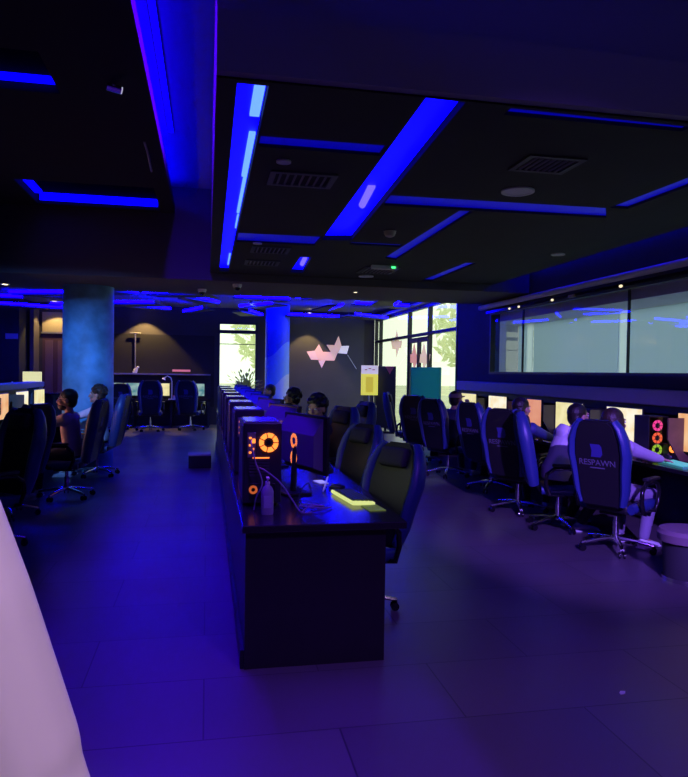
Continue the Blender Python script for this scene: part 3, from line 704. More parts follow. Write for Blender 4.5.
S_yel = screen_mat('screen_pale_yellow', (.85, .75, .32), (1., .9, .5), .9, 4)
S_dim = screen_mat('screen_cyan', (.1, .35, .4), (.5, .75, .7), .6, 5)
def keyboard_geo(m_keys, m_body):
    t = thing('keyboard', '', 'keyboard')
    bm = bmesh.new(); add_box(bm, (0, 0, .012), (.45, .15, .022), .005, rotm(.06)); obj('body', bm, m_body, t)
    bm = bmesh.new()
    for r in range(5):
        n = 14
        for c in range(n): add_box(bm, (-.20+.4*(c+.5)/n, -.055+.0275*r, .026+r*.0016), (.022, .02, .009), 0, rotm(.06))
    obj('keys', bm, m_keys, t)
    return t
def mouse_geo():
    t = thing('mouse', '', 'mouse')
    bm = bmesh.new(); add_ell(bm, (0, 0, .012), (.032, .058, .024)); bmesh.ops.bisect_plane(bm, geom=bm.verts[:]+bm.edges[:]+bm.faces[:], plane_co=(0, 0, 0), plane_no=(0, 0, 1), clear_inner=True); obj('shell', bm, M_black, t, True)
    bm = bmesh.new(); add_cyl(bm, (-.004, .03, .034), (.004, .03, .034), .008, n=12); obj('wheel', bm, M_grey_metal, t, True)
    return t

# ------------------------------------------------------------------ centre desk row
DT = .78
desk = thing('bench_desk', 'long black centre bench desk lined with computer towers', 'desk', (.21, 3.68, 0))
box('end_panel', (.385, .02, (DT-.04)/2), (.77, .04, DT-.04), M_desk, desk)
box('end_panel', (.385, 11.1, (DT-.04)/2), (.77, .04, DT-.04), M_desk, desk)
box('back_panel', (.02, 5.56, (DT-.04)/2), (.04, 11.04, DT-.04), M_desk, desk)
bm = bmesh.new(); add_box(bm, (.43, 5.56, DT-.02), (.90, 11.2, .04), .005); obj('worktop', bm, M_desktop, desk)
bm = bmesh.new()
bm.free()
for i in range(4): box('partition_panel', (.40, 2.7+i*2.2, (DT-.04)/2), (.70, .03, DT-.045), M_desk, desk)
bm = bmesh.new(); add_box(bm, (-.012, 5.56, .05), (.02, 11.1, .1)); obj('plinth', bm, M_black, desk)
ordn = ['nearest', 'second', 'third', 'fourth', 'fifth', 'sixth', 'seventh', 'farthest']
tw0 = tower_geo()
for i in range(8):
    lab = '%s computer tower %s on the centre bench desk' % (ordn[i], 'with glowing orange rear fan' if i == 0 else 'in the row' if i < 7 else 'in the row, near the plant')
    loc = (.335, 4.18+1.32*i, DT)
    if i == 0: tw0.location = loc; tw0['label'] = lab; tw0['group'] = 'towers on the centre desk'
    else: dup(tw0, loc, 0, lab, 'towers on the centre desk')
# monitors on the centre row face +X, slightly towards the camera
M_scr_c = screen_mat('screen_pale_game', (.45, .6, .35), (.8, .85, .6), 1.0, 6)
mo0 = monitor_geo(M_scr_c, .62, .36, z0=.16)
for i in range(8):
    lab = '%s monitor on the centre bench desk, seen from its dark back%s' % (ordn[i], ', two orange rings' if i == 0 else '')
    loc = (.66, 4.62+1.32*i, DT); rz = PI/2+.32
    if i == 0: mo0.location = loc; mo0.rotation_euler = (0, 0, rz); mo0['label'] = lab; mo0['group'] = 'monitors on the centre desk'
    else: dup(mo0, loc, rz, lab, 'monitors on the centre desk')
# emissive orange rings only on the back of the first monitor
for zz in (.235, .35):
    bm = bmesh.new(); add_disc_ring(bm, (.02, .080, zz), .052, .024, .008, 'y'); obj('orange_ring', bm, M_orange, mo0, True)
kb_g = keyboard_geo(mat('dark_keys', (.03, .035, .02), .4), mat('lime_body', (.2, .22, .1), .4, emit=(.85, .95, .30), es=.8))
kb_g.location = (.925, 4.33, DT); kb_g.rotation_euler = (0, 0, PI/2+.12); kb_g['label'] = 'yellow green backlit keyboard on the near end of the centre desk'; kb_g['group'] = 'keyboards on the centre desk'
kb_d = keyboard_geo(M_black, M_charcoal)
for i in range(1, 8):
    lab = 'dark keyboard at the %s seat of the centre bench desk' % ordn[i]
    loc = (.95, 4.45+1.32*i, DT)
    if i == 1: kb_d.location = loc; kb_d.rotation_euler = (0, 0, PI/2); kb_d['label'] = lab; kb_d['group'] = 'keyboards on the centre desk'
    else: dup(kb_d, loc, PI/2, lab, 'keyboards on the centre desk')
ms = mouse_geo(); ms.location = (.9, 4.72, DT); ms.rotation_euler = (0, 0, PI/2); ms['label'] = 'black mouse beside the yellow green keyboard on centre desk'; ms['group'] = 'computer mice'
tag(box('card', (.99, 4.02, DT+.003), (.10, .17, .005), mat('lime_glow_card', (.35, .5, .05), .5, emit=(.5, .8, .05), es=.12), rot=rotm(0, 0, .1)), 'small lime green card at the desk edge before the keyboard', 'card')  # card glows faintly, emission put into its colour
t = thing('smartphone', 'white smartphone lying on the centre desk behind the keyboard', 'phone', (.83, 5.0, DT), .2)
box('body', (0, 0, .004), (.075, .15, .008), M_white, t, .003); box('screen', (0, 0, .0085), (.068, .14, .001), mat('phone_screen', (.6, .6, .62), .2, emit=(.8, .8, .85), es=.35), t)
# sanitiser bottle
t = thing('sanitiser_bottle', 'clear pump bottle standing at the near left corner of desk', 'bottle', (.345, 3.93, DT))
M_clear = mat('clear_plastic', (.62, .58, .72), .15, trans=.35)
bm = bmesh.new(); add_rings(bm, [((0, 0, 0), .034, .025), ((0, 0, .012), .036, .027), ((0, 0, .13), .036, .027), ((0, 0, .155), .026, .02), ((0, 0, .168), .013, .013)], 20); obj('body', bm, M_clear, t, True)
bm = bmesh.new(); add_box(bm, (0, -.0265, .075), (.045, .003, .07), .001); obj('label_sticker', bm, mat('bottle_sticker', (.5, .5, .62), .5), t)
bm = bmesh.new(); add_cyl(bm, (0, 0, .166), (0, 0, .186), .014); add_cyl(bm, (0, 0, .186), (0, 0, .205), .005); add_box(bm, (0, -.012, .21), (.018, .045, .01), .003); obj('pump', bm, M_white, t, True)
# cables
def cable(pts, r, m, lab):
    # smooth through points
    P = [Vector(p) for p in pts]; out = []
    for i in range(len(P)-1):
        p0, p1, p2, p3 = P[max(i-1, 0)], P[i], P[i+1], P[min(i+2, len(P)-1)]
        for s in range(8):
            u = s/8; out.append(.5*((2*p1)+(p2-p0)*u+(2*p0-5*p1+4*p2-p3)*u*u+(3*p1-p0-3*p2+p3)*u**3))
    out.append(P[-1]); bm = bmesh.new(); add_tube(bm, out, r, 6); return tag(obj('cable', bm, m, None, True), lab, 'cable', 'loose cables on the centre desk')
mcab = mat('grey_cable', (.30, .29, .33), .5)
cable([(.265, 4.16, DT+.40), (.262, 4.11, DT+.38), (.285, 4.08, DT+.28), (.325, 4.06, DT+.16), (.29, 4.04, DT+.08), (.275, 4.02, DT+.008)], .0045, mcab, 'grey cable dropping from nearest tower ports beside the bottle')
cable([(.30, 4.15, DT+.24), (.34, 4.08, DT+.23), (.43, 4.04, DT+.16), (.50, 3.98, DT+.06), (.54, 3.93, DT+.006), (.60, 3.92, DT+.006)], .0045, mcab, 'grey cable arching from the nearest tower right onto desk')
cable([(.54, 3.90, DT+.007), (.60, 4.02, DT+.02), (.70, 4.1, DT+.007), (.62, 4.16, DT+.007), (.55, 4.05, DT+.02), (.66, 3.98, DT+.018), (.74, 4.05, DT+.008)], .0045, mcab, 'grey cable tangled in loops in the middle of desk end')
cable([(.52, 3.94, DT+.018), (.56, 4.1, DT+.10), (.62, 4.2, DT+.13), (.66, 4.34, DT+.05)], .0035, M_black, 'thin black cable curving up towards the nearest monitor stand')
# white-tipped stylus / stand behind keyboard
bm = bmesh.new(); add_cyl(bm, (.78, 4.6, DT+.006), (.84, 4.75, DT+.09), .006, n=8)
tag(obj('pen', bm, M_white, None, True), 'white pen leaning by the smartphone on centre desk', 'pen')
# plant on the far end of desk row
t = thing('potted_plant', 'bushy yellow green potted plant before the far window', 'plant', (.82, 15.25, 0))
bm = bmesh.new(); add_rings(bm, [((0, 0, 0), .16, .16), ((0, 0, .6), .20, .20), ((0, 0, 1.1), .22, .22)], 24); obj('pot', bm, M_black, t, True)
bm = bmesh.new()
for i in range(260):
    a = random.uniform(0, 2*PI); el = random.uniform(.1, 1.4); L = random.uniform(.25, .55)
    d1 = Vector((math.cos(a)*math.cos(el), math.sin(a)*math.cos(el), math.sin(el))); p0 = Vector((0, 0, 1.08))+d1*L*random.uniform(.3, 1.); s = Vector((-math.sin(a), math.cos(a), 0))*.03
    p1 = p0+d1*.14-Vector((0, 0, .03)); q = (p0+p1)/2
    v = [bm.verts.new(c) for c in (p0, q+s, p1, q-s)]; bm.faces.new(v)
obj('foliage', bm, translucent('plant_leaf', (.75, .80, .12), .6), t)

# ------------------------------------------------------------------ right wall desk
rd = thing('monitor_desk', 'long dark desk along the right wall with lit monitors', 'desk', (4.2, 2.6, 0))
bm = bmesh.new(); add_box(bm, (.38, 5.1, .74), (.80, 10.2, .04), .005); obj('worktop', bm, M_desktop, rd)
bm = bmesh.new()
bm.free()
for i in range(5): box('support_panel', (.40, .05+i*2.52, .36), (.70, .04, .72), M_desk, rd)
box('back_panel', (.77, 5.1, .36), (.02, 10.1, .70), M_desk, rd)
RS = [5.75, 7.0, 8.2, 9.3, 10.45, 11.7]
RM = [S_orange, S_white, S_yel, S_pink, S_white, S_yel]
rl = ['orange lit monitor at the right frame edge', 'bright cream monitor beside the lilac shirted person', 'yellow lit monitor behind the white jacketed person', 'pink lit monitor beyond the white jacket and dark head', 'cream lit monitor partly behind an empty chair', 'pale yellow monitor in front of the person in a cap']
for y, m, lb in zip(RS, RM, rl):
    t = monitor_geo(m, .62, .37, z0=.11); t.location = (4.62, y, .76); t.rotation_euler = (0, 0, -PI/2+.05); t['label'] = lb; t['group'] = 'monitors along the right wall'
# dark dividers between the seats, lower front corner cut back
dl = ['dark divider beyond the orange lit monitor, nearest on right desk', 'dark divider between the cream and yellow lit monitors', 'dark divider between the yellow and pink lit monitors', 'dark divider just past the pink lit monitor', 'dark divider beside the capped person on the right desk']
for i, lb in enumerate(dl):
    y = (RS[i]+RS[i+1])/2-(.40 if i == 0 else .22)
    bm = bmesh.new(); add_prism(bm, [(.0, 0), (.36, 0), (.36, .43), (-.14, .43), (-.14, .22)], 0, .02)
    o = obj('desk_divider', bm, M_wood if i == 0 else M_desk); o.location = (4.56, y, .765); tag(o, lb, 'divider', 'dividers on the right desk')  # nearest divider coloured brown to imitate the orange screen's light on it
# RGB tower on right desk
def rgb_tower(x, y, lab):
    t = thing('pc_tower', lab, 'computer', (x, y, .76), 0, 'towers on the right desk')
    bm = bmesh.new()
    for s in (-1, 1): add_box(bm, (s*.105, 0, .22), (.012, .40, .42), .003)
    add_box(bm, (0, 0, .435), (.22, .40, .012)); add_box(bm, (0, 0, .012), (.22, .40, .02)); add_box(bm, (0, .19, .22), (.2, .012, .42)); obj('case', bm, M_black, t)
    box('glass_front', (0, -.195, .225), (.196, .005, .41), M_glass, t)
    for zz, m in ((.345, mat('rgb_magenta', (.1, 0, .05), .4, emit=(1, .05, .3), es=1.1)), (.22, mat('rgb_red', (.1, 0, 0), .4, emit=(1, .12, .05), es=1.1)), (.10, mat('rgb_green', (.05, .1, 0), .4, emit=(.45, .7, .05), es=.8))):
        add_fan(t, (0, -.17, zz), .055, 'case_fan', 'y', m)
    bm = bmesh.new(); add_box(bm, (.04, -.13, .15), (.1, .06, .04), .004); obj('graphics_card', bm, M_vent, t); t.scale = (1, .6, 1)
rgb_tower(4.46, 6.30, 'glass computer tower with magenta and green fans between two right wall monitors')
rgb_tower(4.62, 7.62, 'lit computer tower behind the cream monitor on right desk')
t = thing('desk_speaker', 'small speaker with glowing orange ring by the cyan keyboard', 'speaker', (4.56, 6.14, .76))
bm = bmesh.new(); add_box(bm, (0, 0, .085), (.09, .09, .17), .008); obj('cabinet', bm, M_black, t)
bm = bmesh.new(); add_disc_ring(bm, (0, -.046, .12), .038, .015, .006, 'y'); obj('orange_ring', bm, M_orange, t, True)
kb_c = keyboard_geo(mat('cyan_keys', (.02, .1, .12), .4, emit=(.12, .6, .75), es=.7), mat('cyan_body', (.05, .15, .16), .4, emit=(.1, .6, .6), es=.2))
kb_c.location = (4.34, 5.72, .76); kb_c.rotation_euler = (0, 0, -PI/2-.15); kb_c['label'] = 'cyan backlit keyboard under the hand of the lilac shirted person'; kb_c['group'] = 'keyboards on the right desk'
m_kw = mat('warm_keys', (.15, .13, .08), .4, emit=(.9, .75, .4), es=.5)
kb_w = keyboard_geo(m_kw, M_charcoal)
for i, (y, lb) in enumerate(((7.05, 'warm lit keyboard before the white jacketed person'), (8.3, 'warm lit keyboard before the dark haired person in blue'), (10.5, 'warm lit keyboard before the person in a cap'))):
    if i == 0: kb_w.location = (4.36, y, .76); kb_w.rotation_euler = (0, 0, -PI/2); kb_w['label'] = lb; kb_w['group'] = 'keyboards on the right desk'
    else: dup(kb_w, (4.36, y, .76), -PI/2, lb, 'keyboards on the right desk')
def headset_geo(lab, loc, rz):
    t = thing('headset', lab, 'headset', loc, rz)
    bm = bmesh.new(); add_tube(bm, arc((0, 0, .045), .085, 0, PI, 14, 'xy'), .012, 8); obj('headband', bm, mat('violet_plastic', (.25, .2, .35), .4), t, True)
    for s in (-1, 1):
        bm = bmesh.new(); add_rings(bm, [((s*.07, 0, .045), .035, .042), ((s*.095, 0, .045), .043, .048), ((s*.105, 0, .045), .034, .04)], 18); obj('ear_cup', bm, M_black, t, True)
headset_geo('violet headset lying behind the cyan keyboard on right desk', (4.46, 5.98, .762), .5)
# pouf
t = thing('round_stool', 'low round padded stool at the right edge of frame', 'stool', (3.74, 4.78, 0))
bm = bmesh.new(); add_rings(bm, [((0, 0, .30), .20, .20), ((0, 0, .31), .225, .225), ((0, 0, .37), .235, .235), ((0, 0, .40), .215, .215), ((0, 0, .408), .15, .15)], 32); obj('seat', bm, mat('mauve_fabric', (.22, .15, .17), .75), t, True)
bm = bmesh.new(); add_cyl(bm, (0, 0, .03), (0, 0, .30), .18, .19, 28); obj('body', bm, M_charcoal, t, True)
bm = bmesh.new(); add_cyl(bm, (0, 0, 0), (0, 0, .03), .19, n=28); obj('foot_ring', bm, M_chrome, t, True)
bm = bmesh.new(); v = [(0, 0), (.03, .008), (.045, .03), (.02, .035), (.005, .02)]; add_prism(bm, v, 0, .004, XZ2XY)
o = tag(obj('paper_scrap', bm, M_white), 'tiny white paper scrap lying on the bare dark floor', 'litter'); o.location = (2.05, 3.08, .001)

# ------------------------------------------------------------------ left desk (mirrors the right one)
ld = thing('monitor_desk', 'dark desk with overhead shelf at the left edge', 'desk', (-2.25, 5.2, 0))
bm = bmesh.new(); add_box(bm, (-.42, 3.9, .74), (.84, 7.8, .04), .005); obj('worktop', bm, M_desktop, ld)
bm = bmesh.new()
bm.free()
for i in range(4): box('support_panel', (-.42, .05+i*2.56, .36), (.76, .04, .72), M_desk, ld)
box('partition', (-.86, 3.9, .66), (.03, 7.7, 1.32), M_desk, ld)
box('shelf', (-.72, 3.9, 1.30), (.30, 7.8, .09), M_sill, ld, .01)
for i, (y, m, lb) in enumerate(((7.7, S_dim, 'cyan lit monitor facing the empty tall chair on left desk'), (9.0, screen_mat('screen_coral', (1., .35, .25), (1., .5, .4), 14., 3), 'coral lit monitor facing the person in glasses'), (10.2, S_orange, 'orange lit monitor between the two seated left desk players'), (11.3, S_white, 'cream lit monitor under the left shelf, past the curly haired person'), (12.4, S_yel, 'yellow lit monitor at the far end of left desk'))):
    t = monitor_geo(m, .58, .35, z0=.11); t.location = (-2.78, y, .76); t.rotation_euler = (0, 0, PI/2-.05); t['label'] = lb; t['group'] = 'monitors on the left desk'
for y, lb in ((9.6, 'brown divider between the left desk monitors, by the person in glasses'), (10.75, 'brown divider beside the cream monitor under left shelf')):
    bm = bmesh.new(); add_prism(bm, [(-.30, 0), (.0, 0), (.14, .22), (.14, .43), (-.30, .43)], 0, .02)
    o = obj('desk_divider', bm, M_wood); o.location = (-2.75, y, .765); tag(o, lb, 'divider', 'dividers on the left desk')
k2 = dup(kb_c, (-2.42, 8.98, .76), PI/2, 'cyan backlit keyboard in front of the person in glasses', 'keyboards on the left desk')
dup(kb_d, (-2.42, 10.8, .76), PI/2, 'dark keyboard in front of the curly haired person', 'keyboards on the left desk')
# items on the left shelf / beyond
t = thing('lit_sign', 'glowing pale yellow sign panel above the left shelf', 'sign', (-3.3, 14.2, 1.28))
box('panel', (0, 0, .12), (.34, .03, .22), mat('sign_glow', (.6, .6, .2), .5, emit=(.8, .75, .32), es=.9), t, .004)
bm = bmesh.new(); add_box(bm, (0, .03, -.64), (.3, .3, 1.28)); obj('stand', bm, M_black, t)
t = thing('bar_counter', 'dark service counter behind the left desk', 'counter', (-3.9, 16.2, 0))
box('body', (0, 0, .5), (1.6, .6, 1.0), M_desk, t); box('top', (0, 0, 1.02), (1.7, .7, .04), M_desktop, t, .005)
for x, z, m, lb, h in ((-4.15, 1.04, mat('red_bottle', (.45, .06, .03), .3), 'red bottle on the dark service counter', .22), (-3.95, 1.04, mat('amber_bottle', (.5, .25, .05), .25), 'amber bottle on the dark service counter', .18), (-3.75, 1.04, M_white, 'white bottle on the dark service counter', .15)):
    t = thing('bottle', lb, 'bottle', (x, 16.1, z), 0, 'bottles on the service counter')
    bm = bmesh.new(); add_rings(bm, [((0, 0, 0), .04, .04), ((0, 0, h*.6), .04, .04), ((0, 0, h*.78), .016, .016), ((0, 0, h), .016, .016)], 16); obj('body', bm, m, t, True)
    bm = bmesh.new(); add_cyl(bm, (0, 0, h), (0, 0, h+.02), .018); obj('cap', bm, M_white, t, True)
t = tag(box('wall_sign', (-4.92, 19.03, 2.38), (.3, .015, .14), mat('sign_lilac', (.45, .42, .6), .5), bev=.003), 'small pale rectangular sign on the dark navy pier', 'sign')

# ------------------------------------------------------------------ floor box near the desk
t = thing('storage_box', 'black storage box with pale lid on the floor by the centre desk', 'box', (-.10, 11.55, 0))
box('body', (0, 0, .1), (.36, .34, .2), M_black, t, .008); box('lid', (-.01, -.01, .215), (.36, .35, .03), M_sill, t, .006)
bm = bmesh.new(); add_tube(bm, [(-.18, -.06, .14), (-.2, -.06, .14), (-.2, .06, .14), (-.18, .06, .14)], .008); obj('handle', bm, M_grey_metal, t, True)

# ------------------------------------------------------------------ back desk
bd = thing('back_desk', 'dark desk against the far wall with small lit screens', 'desk', (-3.0, 19.35, 0))
box('worktop', (1.55, .4, .74), (3.1, .8, .04), M_desktop, bd); box('back_panel', (1.55, .78, .55), (3.1, .03, 1.1), M_desk, bd)
bm = bmesh.new()
bm.free()
for i in range(4): box('support_panel', (.05+i*1.0, .42, .36), (.04, .7, .72), M_desk, bd)
sh = thing('wall_counter', 'raised dark ledge along the far wall above the back desk', 'counter', (-3.0, 20.3, 0))
box('top', (1.55, 0, 1.45), (3.1, .3, .04), M_sill, sh); box('front', (1.55, .08, .72), (3.1, .06, 1.42), M_desk, sh)
for x, m, lb in ((-2.55, S_dim, 'cyan monitor on back desk, right beside the blue column'), (-1.95, S_dim, 'pale monitor on back desk left of the first far chair'), (-1.3, S_yel, 'greenish monitor behind the first far gaming chair'), (-.35, S_dim, 'pale monitor behind the far chair near the window')):
    t = monitor_geo(m, .56, .34, z0=.1); t.location = (x, 19.75, .76); t['label'] = lb; t['group'] = 'monitors on the back desk'
def lampstand(x):
    t = thing('desk_lamp', 'pale arched desk lamp on the back desk between far chairs', 'lamp', (x, 19.6, .76))
    bm = bmesh.new(); add_cyl(bm, (0, 0, 0), (0, 0, .02), .09); obj('base', bm, M_white, t, True)
    bm = bmesh.new(); add_tube(bm, [(0, 0, .02), (0, 0, .5), (-.03, 0, .6), (-.12, 0, .65), (-.2, 0, .6)], .014); obj('arm', bm, M_white, t, True)
    bm = bmesh.new(); add_rings(bm, [((-.2, 0, .6), .02, .02), ((-.22, 0, .55), .06, .06)], 16); obj('lamp_shade', bm, M_white, t, True)
lampstand(-.95)
tag(box('light_bar_sign', (-.72, 20.25, 1.56), (.5, .05, .06), mat('pink_light_bar', (.4, .12, .18), .5, emit=(.8, .22, .34), es=.55), bev=.005), 'pink glowing bar lying on the far wall ledge', 'light')
bm = bmesh.new()
add_rings(bm, [((0, 0, 0), .05, .03), ((.02, 0, .09), .06, .04), ((.06, 0, .15), .03, .03)], 10); add_ell(bm, (.085, 0, .17), (.035, .03, .03)); add_cyl(bm, (-.05, 0, .0), (-.05, 0, .06), .015); add_cyl(bm, (.04, 0, 0), (.04, 0, .06), .015)
o = tag(obj('figurine', bm, M_white, None, True), 'small white animal figurine on the far wall ledge', 'figurine'); o.location = (-2.0, 20.28, 1.47)
t = thing('crt_box', 'pink topped white box on the back desk between far chairs', 'box', (-.85, 19.5, .76))
box('body', (.1, -.05, .05), (.3, .2, .1), M_white, t, .005); box('lid', (.1, -.05, .11), (.31, .21, .02), M_pink, t, .003)
t.name = 'gift_box'
bm = bmesh.new(); add_tube(bm, [(-2.0, 20.33, 2.6), (-2.0, 20.33, 1.5)], .02, 8); add_tube(bm, [(-2.15, 20.33, 2.6), (-1.85, 20.33, 2.6)], .02, 8)
tag(obj('wall_pipe', bm, M_grey_metal, None, True), 'thin grey pipe on the far dark wall under the wash light', 'pipe')

# ------------------------------------------------------------------ easel, boards by the storefront
t = thing('poster_stand', 'yellow and white poster on a stand beside the pink mural', 'sign', (4.08, 17.2, 0))
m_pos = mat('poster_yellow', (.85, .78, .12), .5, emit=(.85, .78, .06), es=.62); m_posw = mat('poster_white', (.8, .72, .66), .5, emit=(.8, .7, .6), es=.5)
bm = bmesh.new(); add_box(bm, (0, 0, 1.30), (.44, .02, .58), 0); b = obj('board', bm, m_pos, t)
box('header', (0, -.012, 1.66), (.44, .02, .22), m_posw, b)
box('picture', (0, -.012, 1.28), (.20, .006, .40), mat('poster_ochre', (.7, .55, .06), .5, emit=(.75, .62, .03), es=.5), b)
bm = bmesh.new()
for i in range(3): add_box(bm, (-.1+.1*i, -.024, 1.66+.03*(i % 2)), (.07, .004, .025))
obj('print', bm, mat('poster_print', (.6, .25, .25), .5), b)
bm = bmesh.new(); add_cyl(bm, (0, .03, .03), (0, .03, 1.7), .02); obj('pole', bm, M_grey_metal, t, True)
bm = bmesh.new(); add_box(bm, (0, .03, .015), (.4, .3, .03), .005); obj('foot', bm, M_grey_metal, t)
bm = bmesh.new(); add_box(bm, (.05, -.02, .72), (.25, .14, .06), .006); obj('tray', bm, mat('tray_cream', (.6, .55, .3), .5), t)
t = thing('display_board', 'tall black free standing board before the shopfront glass', 'board', (4.62, 17.6, 0), -.35)
box('panel', (0, 0, .95), (.52, .05, 1.62), M_black, t, .006); box('foot', (0, 0, .03), (.5, .3, .06), M_black, t)
bm = bmesh.new(); add_box(bm, (0, 0, .1), (.06, .06, .12)); obj('neck', bm, M_black, t)
bm = bmesh.new(); add_prism(bm, [(-.02, 1.76), (.22, 1.76), (.1, 1.55)], -.03, -.026); obj('print', bm, M_pink, t)
t = thing('display_board', 'teal green free standing panel by the shopfront right of the door', 'board', (4.72, 14.55, 0), -1.15)
box('panel', (0, 0, .95), (.95, .05, 1.55), translucent('teal_panel', (.10, .40, .40), .75), t, .006); box('foot', (0, 0, .03), (.8, .3, .06), M_black, t)
bm = bmesh.new(); add_box(bm, (0, 0, .12), (.06, .04, .14)); obj('neck', bm, M_black, t)

# ------------------------------------------------------------------ people
def cap_chain(bm, pts, n=12):
    """tapered limb with rounded ends: pts [(p, r)]"""
    add_rings(bm, [(p, r, r) for p, r in pts], n)
    for p, r in pts: add_ell(bm, p, (r, r, r), u=n, v=8)
def ik(a, b, l1, l2, pole):
    a, b, pole = Vector(a), Vector(b), Vector(pole); d = b-a; L = min(d.length, (l1+l2)*.999); d.normalize()
    x = (l1*l1-l2*l2+L*L)/(2*L); h = math.sqrt(max(0, l1*l1-x*x))
    n = (pole-d*pole.dot(d)).normalized(); return a+d*x+n*h, a+d*L
def hand(bm, w, fwd, down, s, curl=.5):
    """palm and five fingers; w wrist, fwd direction, down = palm normal, s = +1 right hand"""
    fwd = Vector(fwd).normalized(); down = (Vector(down)-fwd*Vector(down).dot(fwd)).normalized(); side = fwd.cross(down)*s
    w = Vector(w)
    add_rings(bm, [(w-fwd*.02, .026, .02), (w+fwd*.03, .036, .016), (w+fwd*.085, .040, .014)], 10, side=side)
    for i, (o_, L) in enumerate(((-.028, .068), (-.010, .078), (.010, .073), (.027, .058))):
        b = w+fwd*.08+side*o_; d1 = (fwd*math.cos(curl*.5)+down*math.sin(curl*.5)); d2 = (fwd*math.cos(curl*1.4)+down*math.sin(curl*1.4))
        d3 = (fwd*math.cos(curl*2.1)+down*math.sin(curl*2.1))
        p1 = b+d1*L*.45; p2 = p1+d2*L*.32; p3 = p2+d3*L*.23
        cap_chain(bm, [(b, .0095), (p1, .009), (p2, .0082), (p3, .0074)], 8)
    b = w+fwd*.03-side*.03; p1 = b+(fwd*.6-side*.8+down*.2).normalized()*.04; p2 = p1+(fwd*.9-side*.35+down*.35).normalized()*.03
    cap_chain(bm, [(b, .013), (p1, .0105), (p2, .009)], 8)
def sph_noise(bm, amp, sc):
    from mathutils import noise
    for v in bm.verts: v.co += v.co.normalized()*0 + Vector(noise.noise_vector(v.co*sc))*amp
def person(name_label, loc, face, lean=0., twist=0., head=(0, 0, 0), hands=((-.14, .42, .76), (.14, .42, .76)), shirt=None, sleeve='long', trousers=None, hair='short', hairm=None, skin=None,
           shoes=None, extra=(), feet_y=.42, vox=.008, seat=.475, tl=.95, hs=1.1, puff=0., hand_down=(0, 0, -1)):
    skin = skin or M_skin; hairm = hairm or M_hair; shirt = shirt or M_charcoal; trousers = trousers or M_black; shoes = shoes or M_white
    t = thing('person', name_label, 'person', loc, math.radians(face))
    pel = Vector((0, -.06, seat+.10)); 
    def up(h, y=0): return pel + Vector((0, h*tl*math.sin(lean)+y, h*tl*math.cos(lean)))
    Rz = Matrix.Rotation(twist, 4, 'Z')
    waist, chest, shc, neckb = up(.14), up(.30), up(.43), up(.50)
    hc = up(.655)+Vector((0, .025, 0))
    Hm = Matrix.Translation(hc) @ Euler((head[0], head[1], head[2]), 'XYZ').to_matrix().to_4x4() @ Matrix.Scale(hs, 4)
    sh = {s: shc+Rz @ Vector((s*.175, 0, 0)) for s in (-1, 1)}
    hip = {s: pel+Vector((s*.095, .01, -.02)) for s in (-1, 1)}
    ank = {s: Vector((s*.13, feet_y-.04, .085)) for s in (-1, 1)}
    kn = {}
    for s in (-1, 1): kn[s], ank[s] = ik(hip[s], ank[s], .43, .42, (s*.15, .6, .7))
    el, wr = {}, {}
    for s, hp in zip((-1, 1), hands): el[s], wr[s] = ik(sh[s], hp, .29, .26, (s*.55, -.35, -.75))
    # body
    bm = bmesh.new()
    add_rings(bm, [(pel-Vector((0, 0, .07)), .13, .09), (pel, .155, .105), (waist, .13, .09), (chest, .145, .10), (shc, .15, .085), (neckb, .06, .055)], 18, side=Vector((1, 0, 0)))
    cap_chain(bm, [(neckb-Vector((0, 0, .02)), .055), (hc-Vector((0, .02, .06)), .05)])
    for s in (-1, 1):
        cap_chain(bm, [(hip[s], .085), (hip[s].lerp(kn[s], .5), .072), (kn[s], .055)])
        cap_chain(bm, [(kn[s], .052), (kn[s].lerp(ank[s], .35), .052), (ank[s], .034)])
        cap_chain(bm, [(ank[s], .034), (ank[s]+Vector((s*.01, .08, -.045)), .03), (ank[s]+Vector((s*.015, .15, -.058)), .022)])
        cap_chain(bm, [(shc+Rz @ Vector((s*.10, 0, .0)), .06), (sh[s], .056), (sh[s].lerp(el[s], .5), .045), (el[s], .037)])
        cap_chain(bm, [(el[s], .037), (el[s].lerp(wr[s], .35), .036), (wr[s], .024)])
        hand(bm, wr[s], (wr[s]-el[s]).normalized()+Vector((0, .35, -.05)), hand_down, s, .45)
    b2 = bmesh.new()
    add_ell(b2, (0, -.012, .03), (.074, .094, .092)); add_ell(b2, (0, .018, -.035), (.056, .068, .075)); add_ell(b2, (0, .055, -.085), (.028, .028, .022))
    add_rings(b2, [((0, .078, .02), .009, .009), ((0, .098, -.012), .012, .011), ((0, .106, -.028), .015, .010), ((0, .085, -.036), .012, .008)], 8)
    for s in (-1, 1): add_ell(b2, (s*.076, -.008, -.005), (.012, .022, .034)); add_ell(b2, (s*.034, .077, .028), (.022, .012, .008)); add_ell(b2, (s*.04, .062, -.022), (.022, .018, .02))
    bmesh.ops.transform(b2, matrix=Hm, verts=b2.verts[:])
    me = bpy.data.meshes.new('tmp'); b2.to_mesh(me); b2.free(); bm.from_mesh(me); bpy.data.meshes.remove(me)
    remesh(obj('body', bm, skin, t), vox, 3)
    hp = Hm
    for s in (-1, 1):
        bm = bmesh.new(); add_ell(bm, (s*.032, .079, .008), (.014, .009, .008)); add_ell(bm, (s*.032, .0875, .008), (.006, .0025, .006)); bmesh.ops.transform(bm, matrix=hp, verts=bm.verts[:]); obj('eye', bm, M_hair if False else M_eye, t, True)
    bm = bmesh.new(); add_ell(bm, (0, .085, -.058), (.024, .008, .007)); bmesh.ops.transform(bm, matrix=hp, verts=bm.verts[:]); obj('mouth', bm, M_lip, t, True)
    # shirt
    e = .014
    bm = bmesh.new()
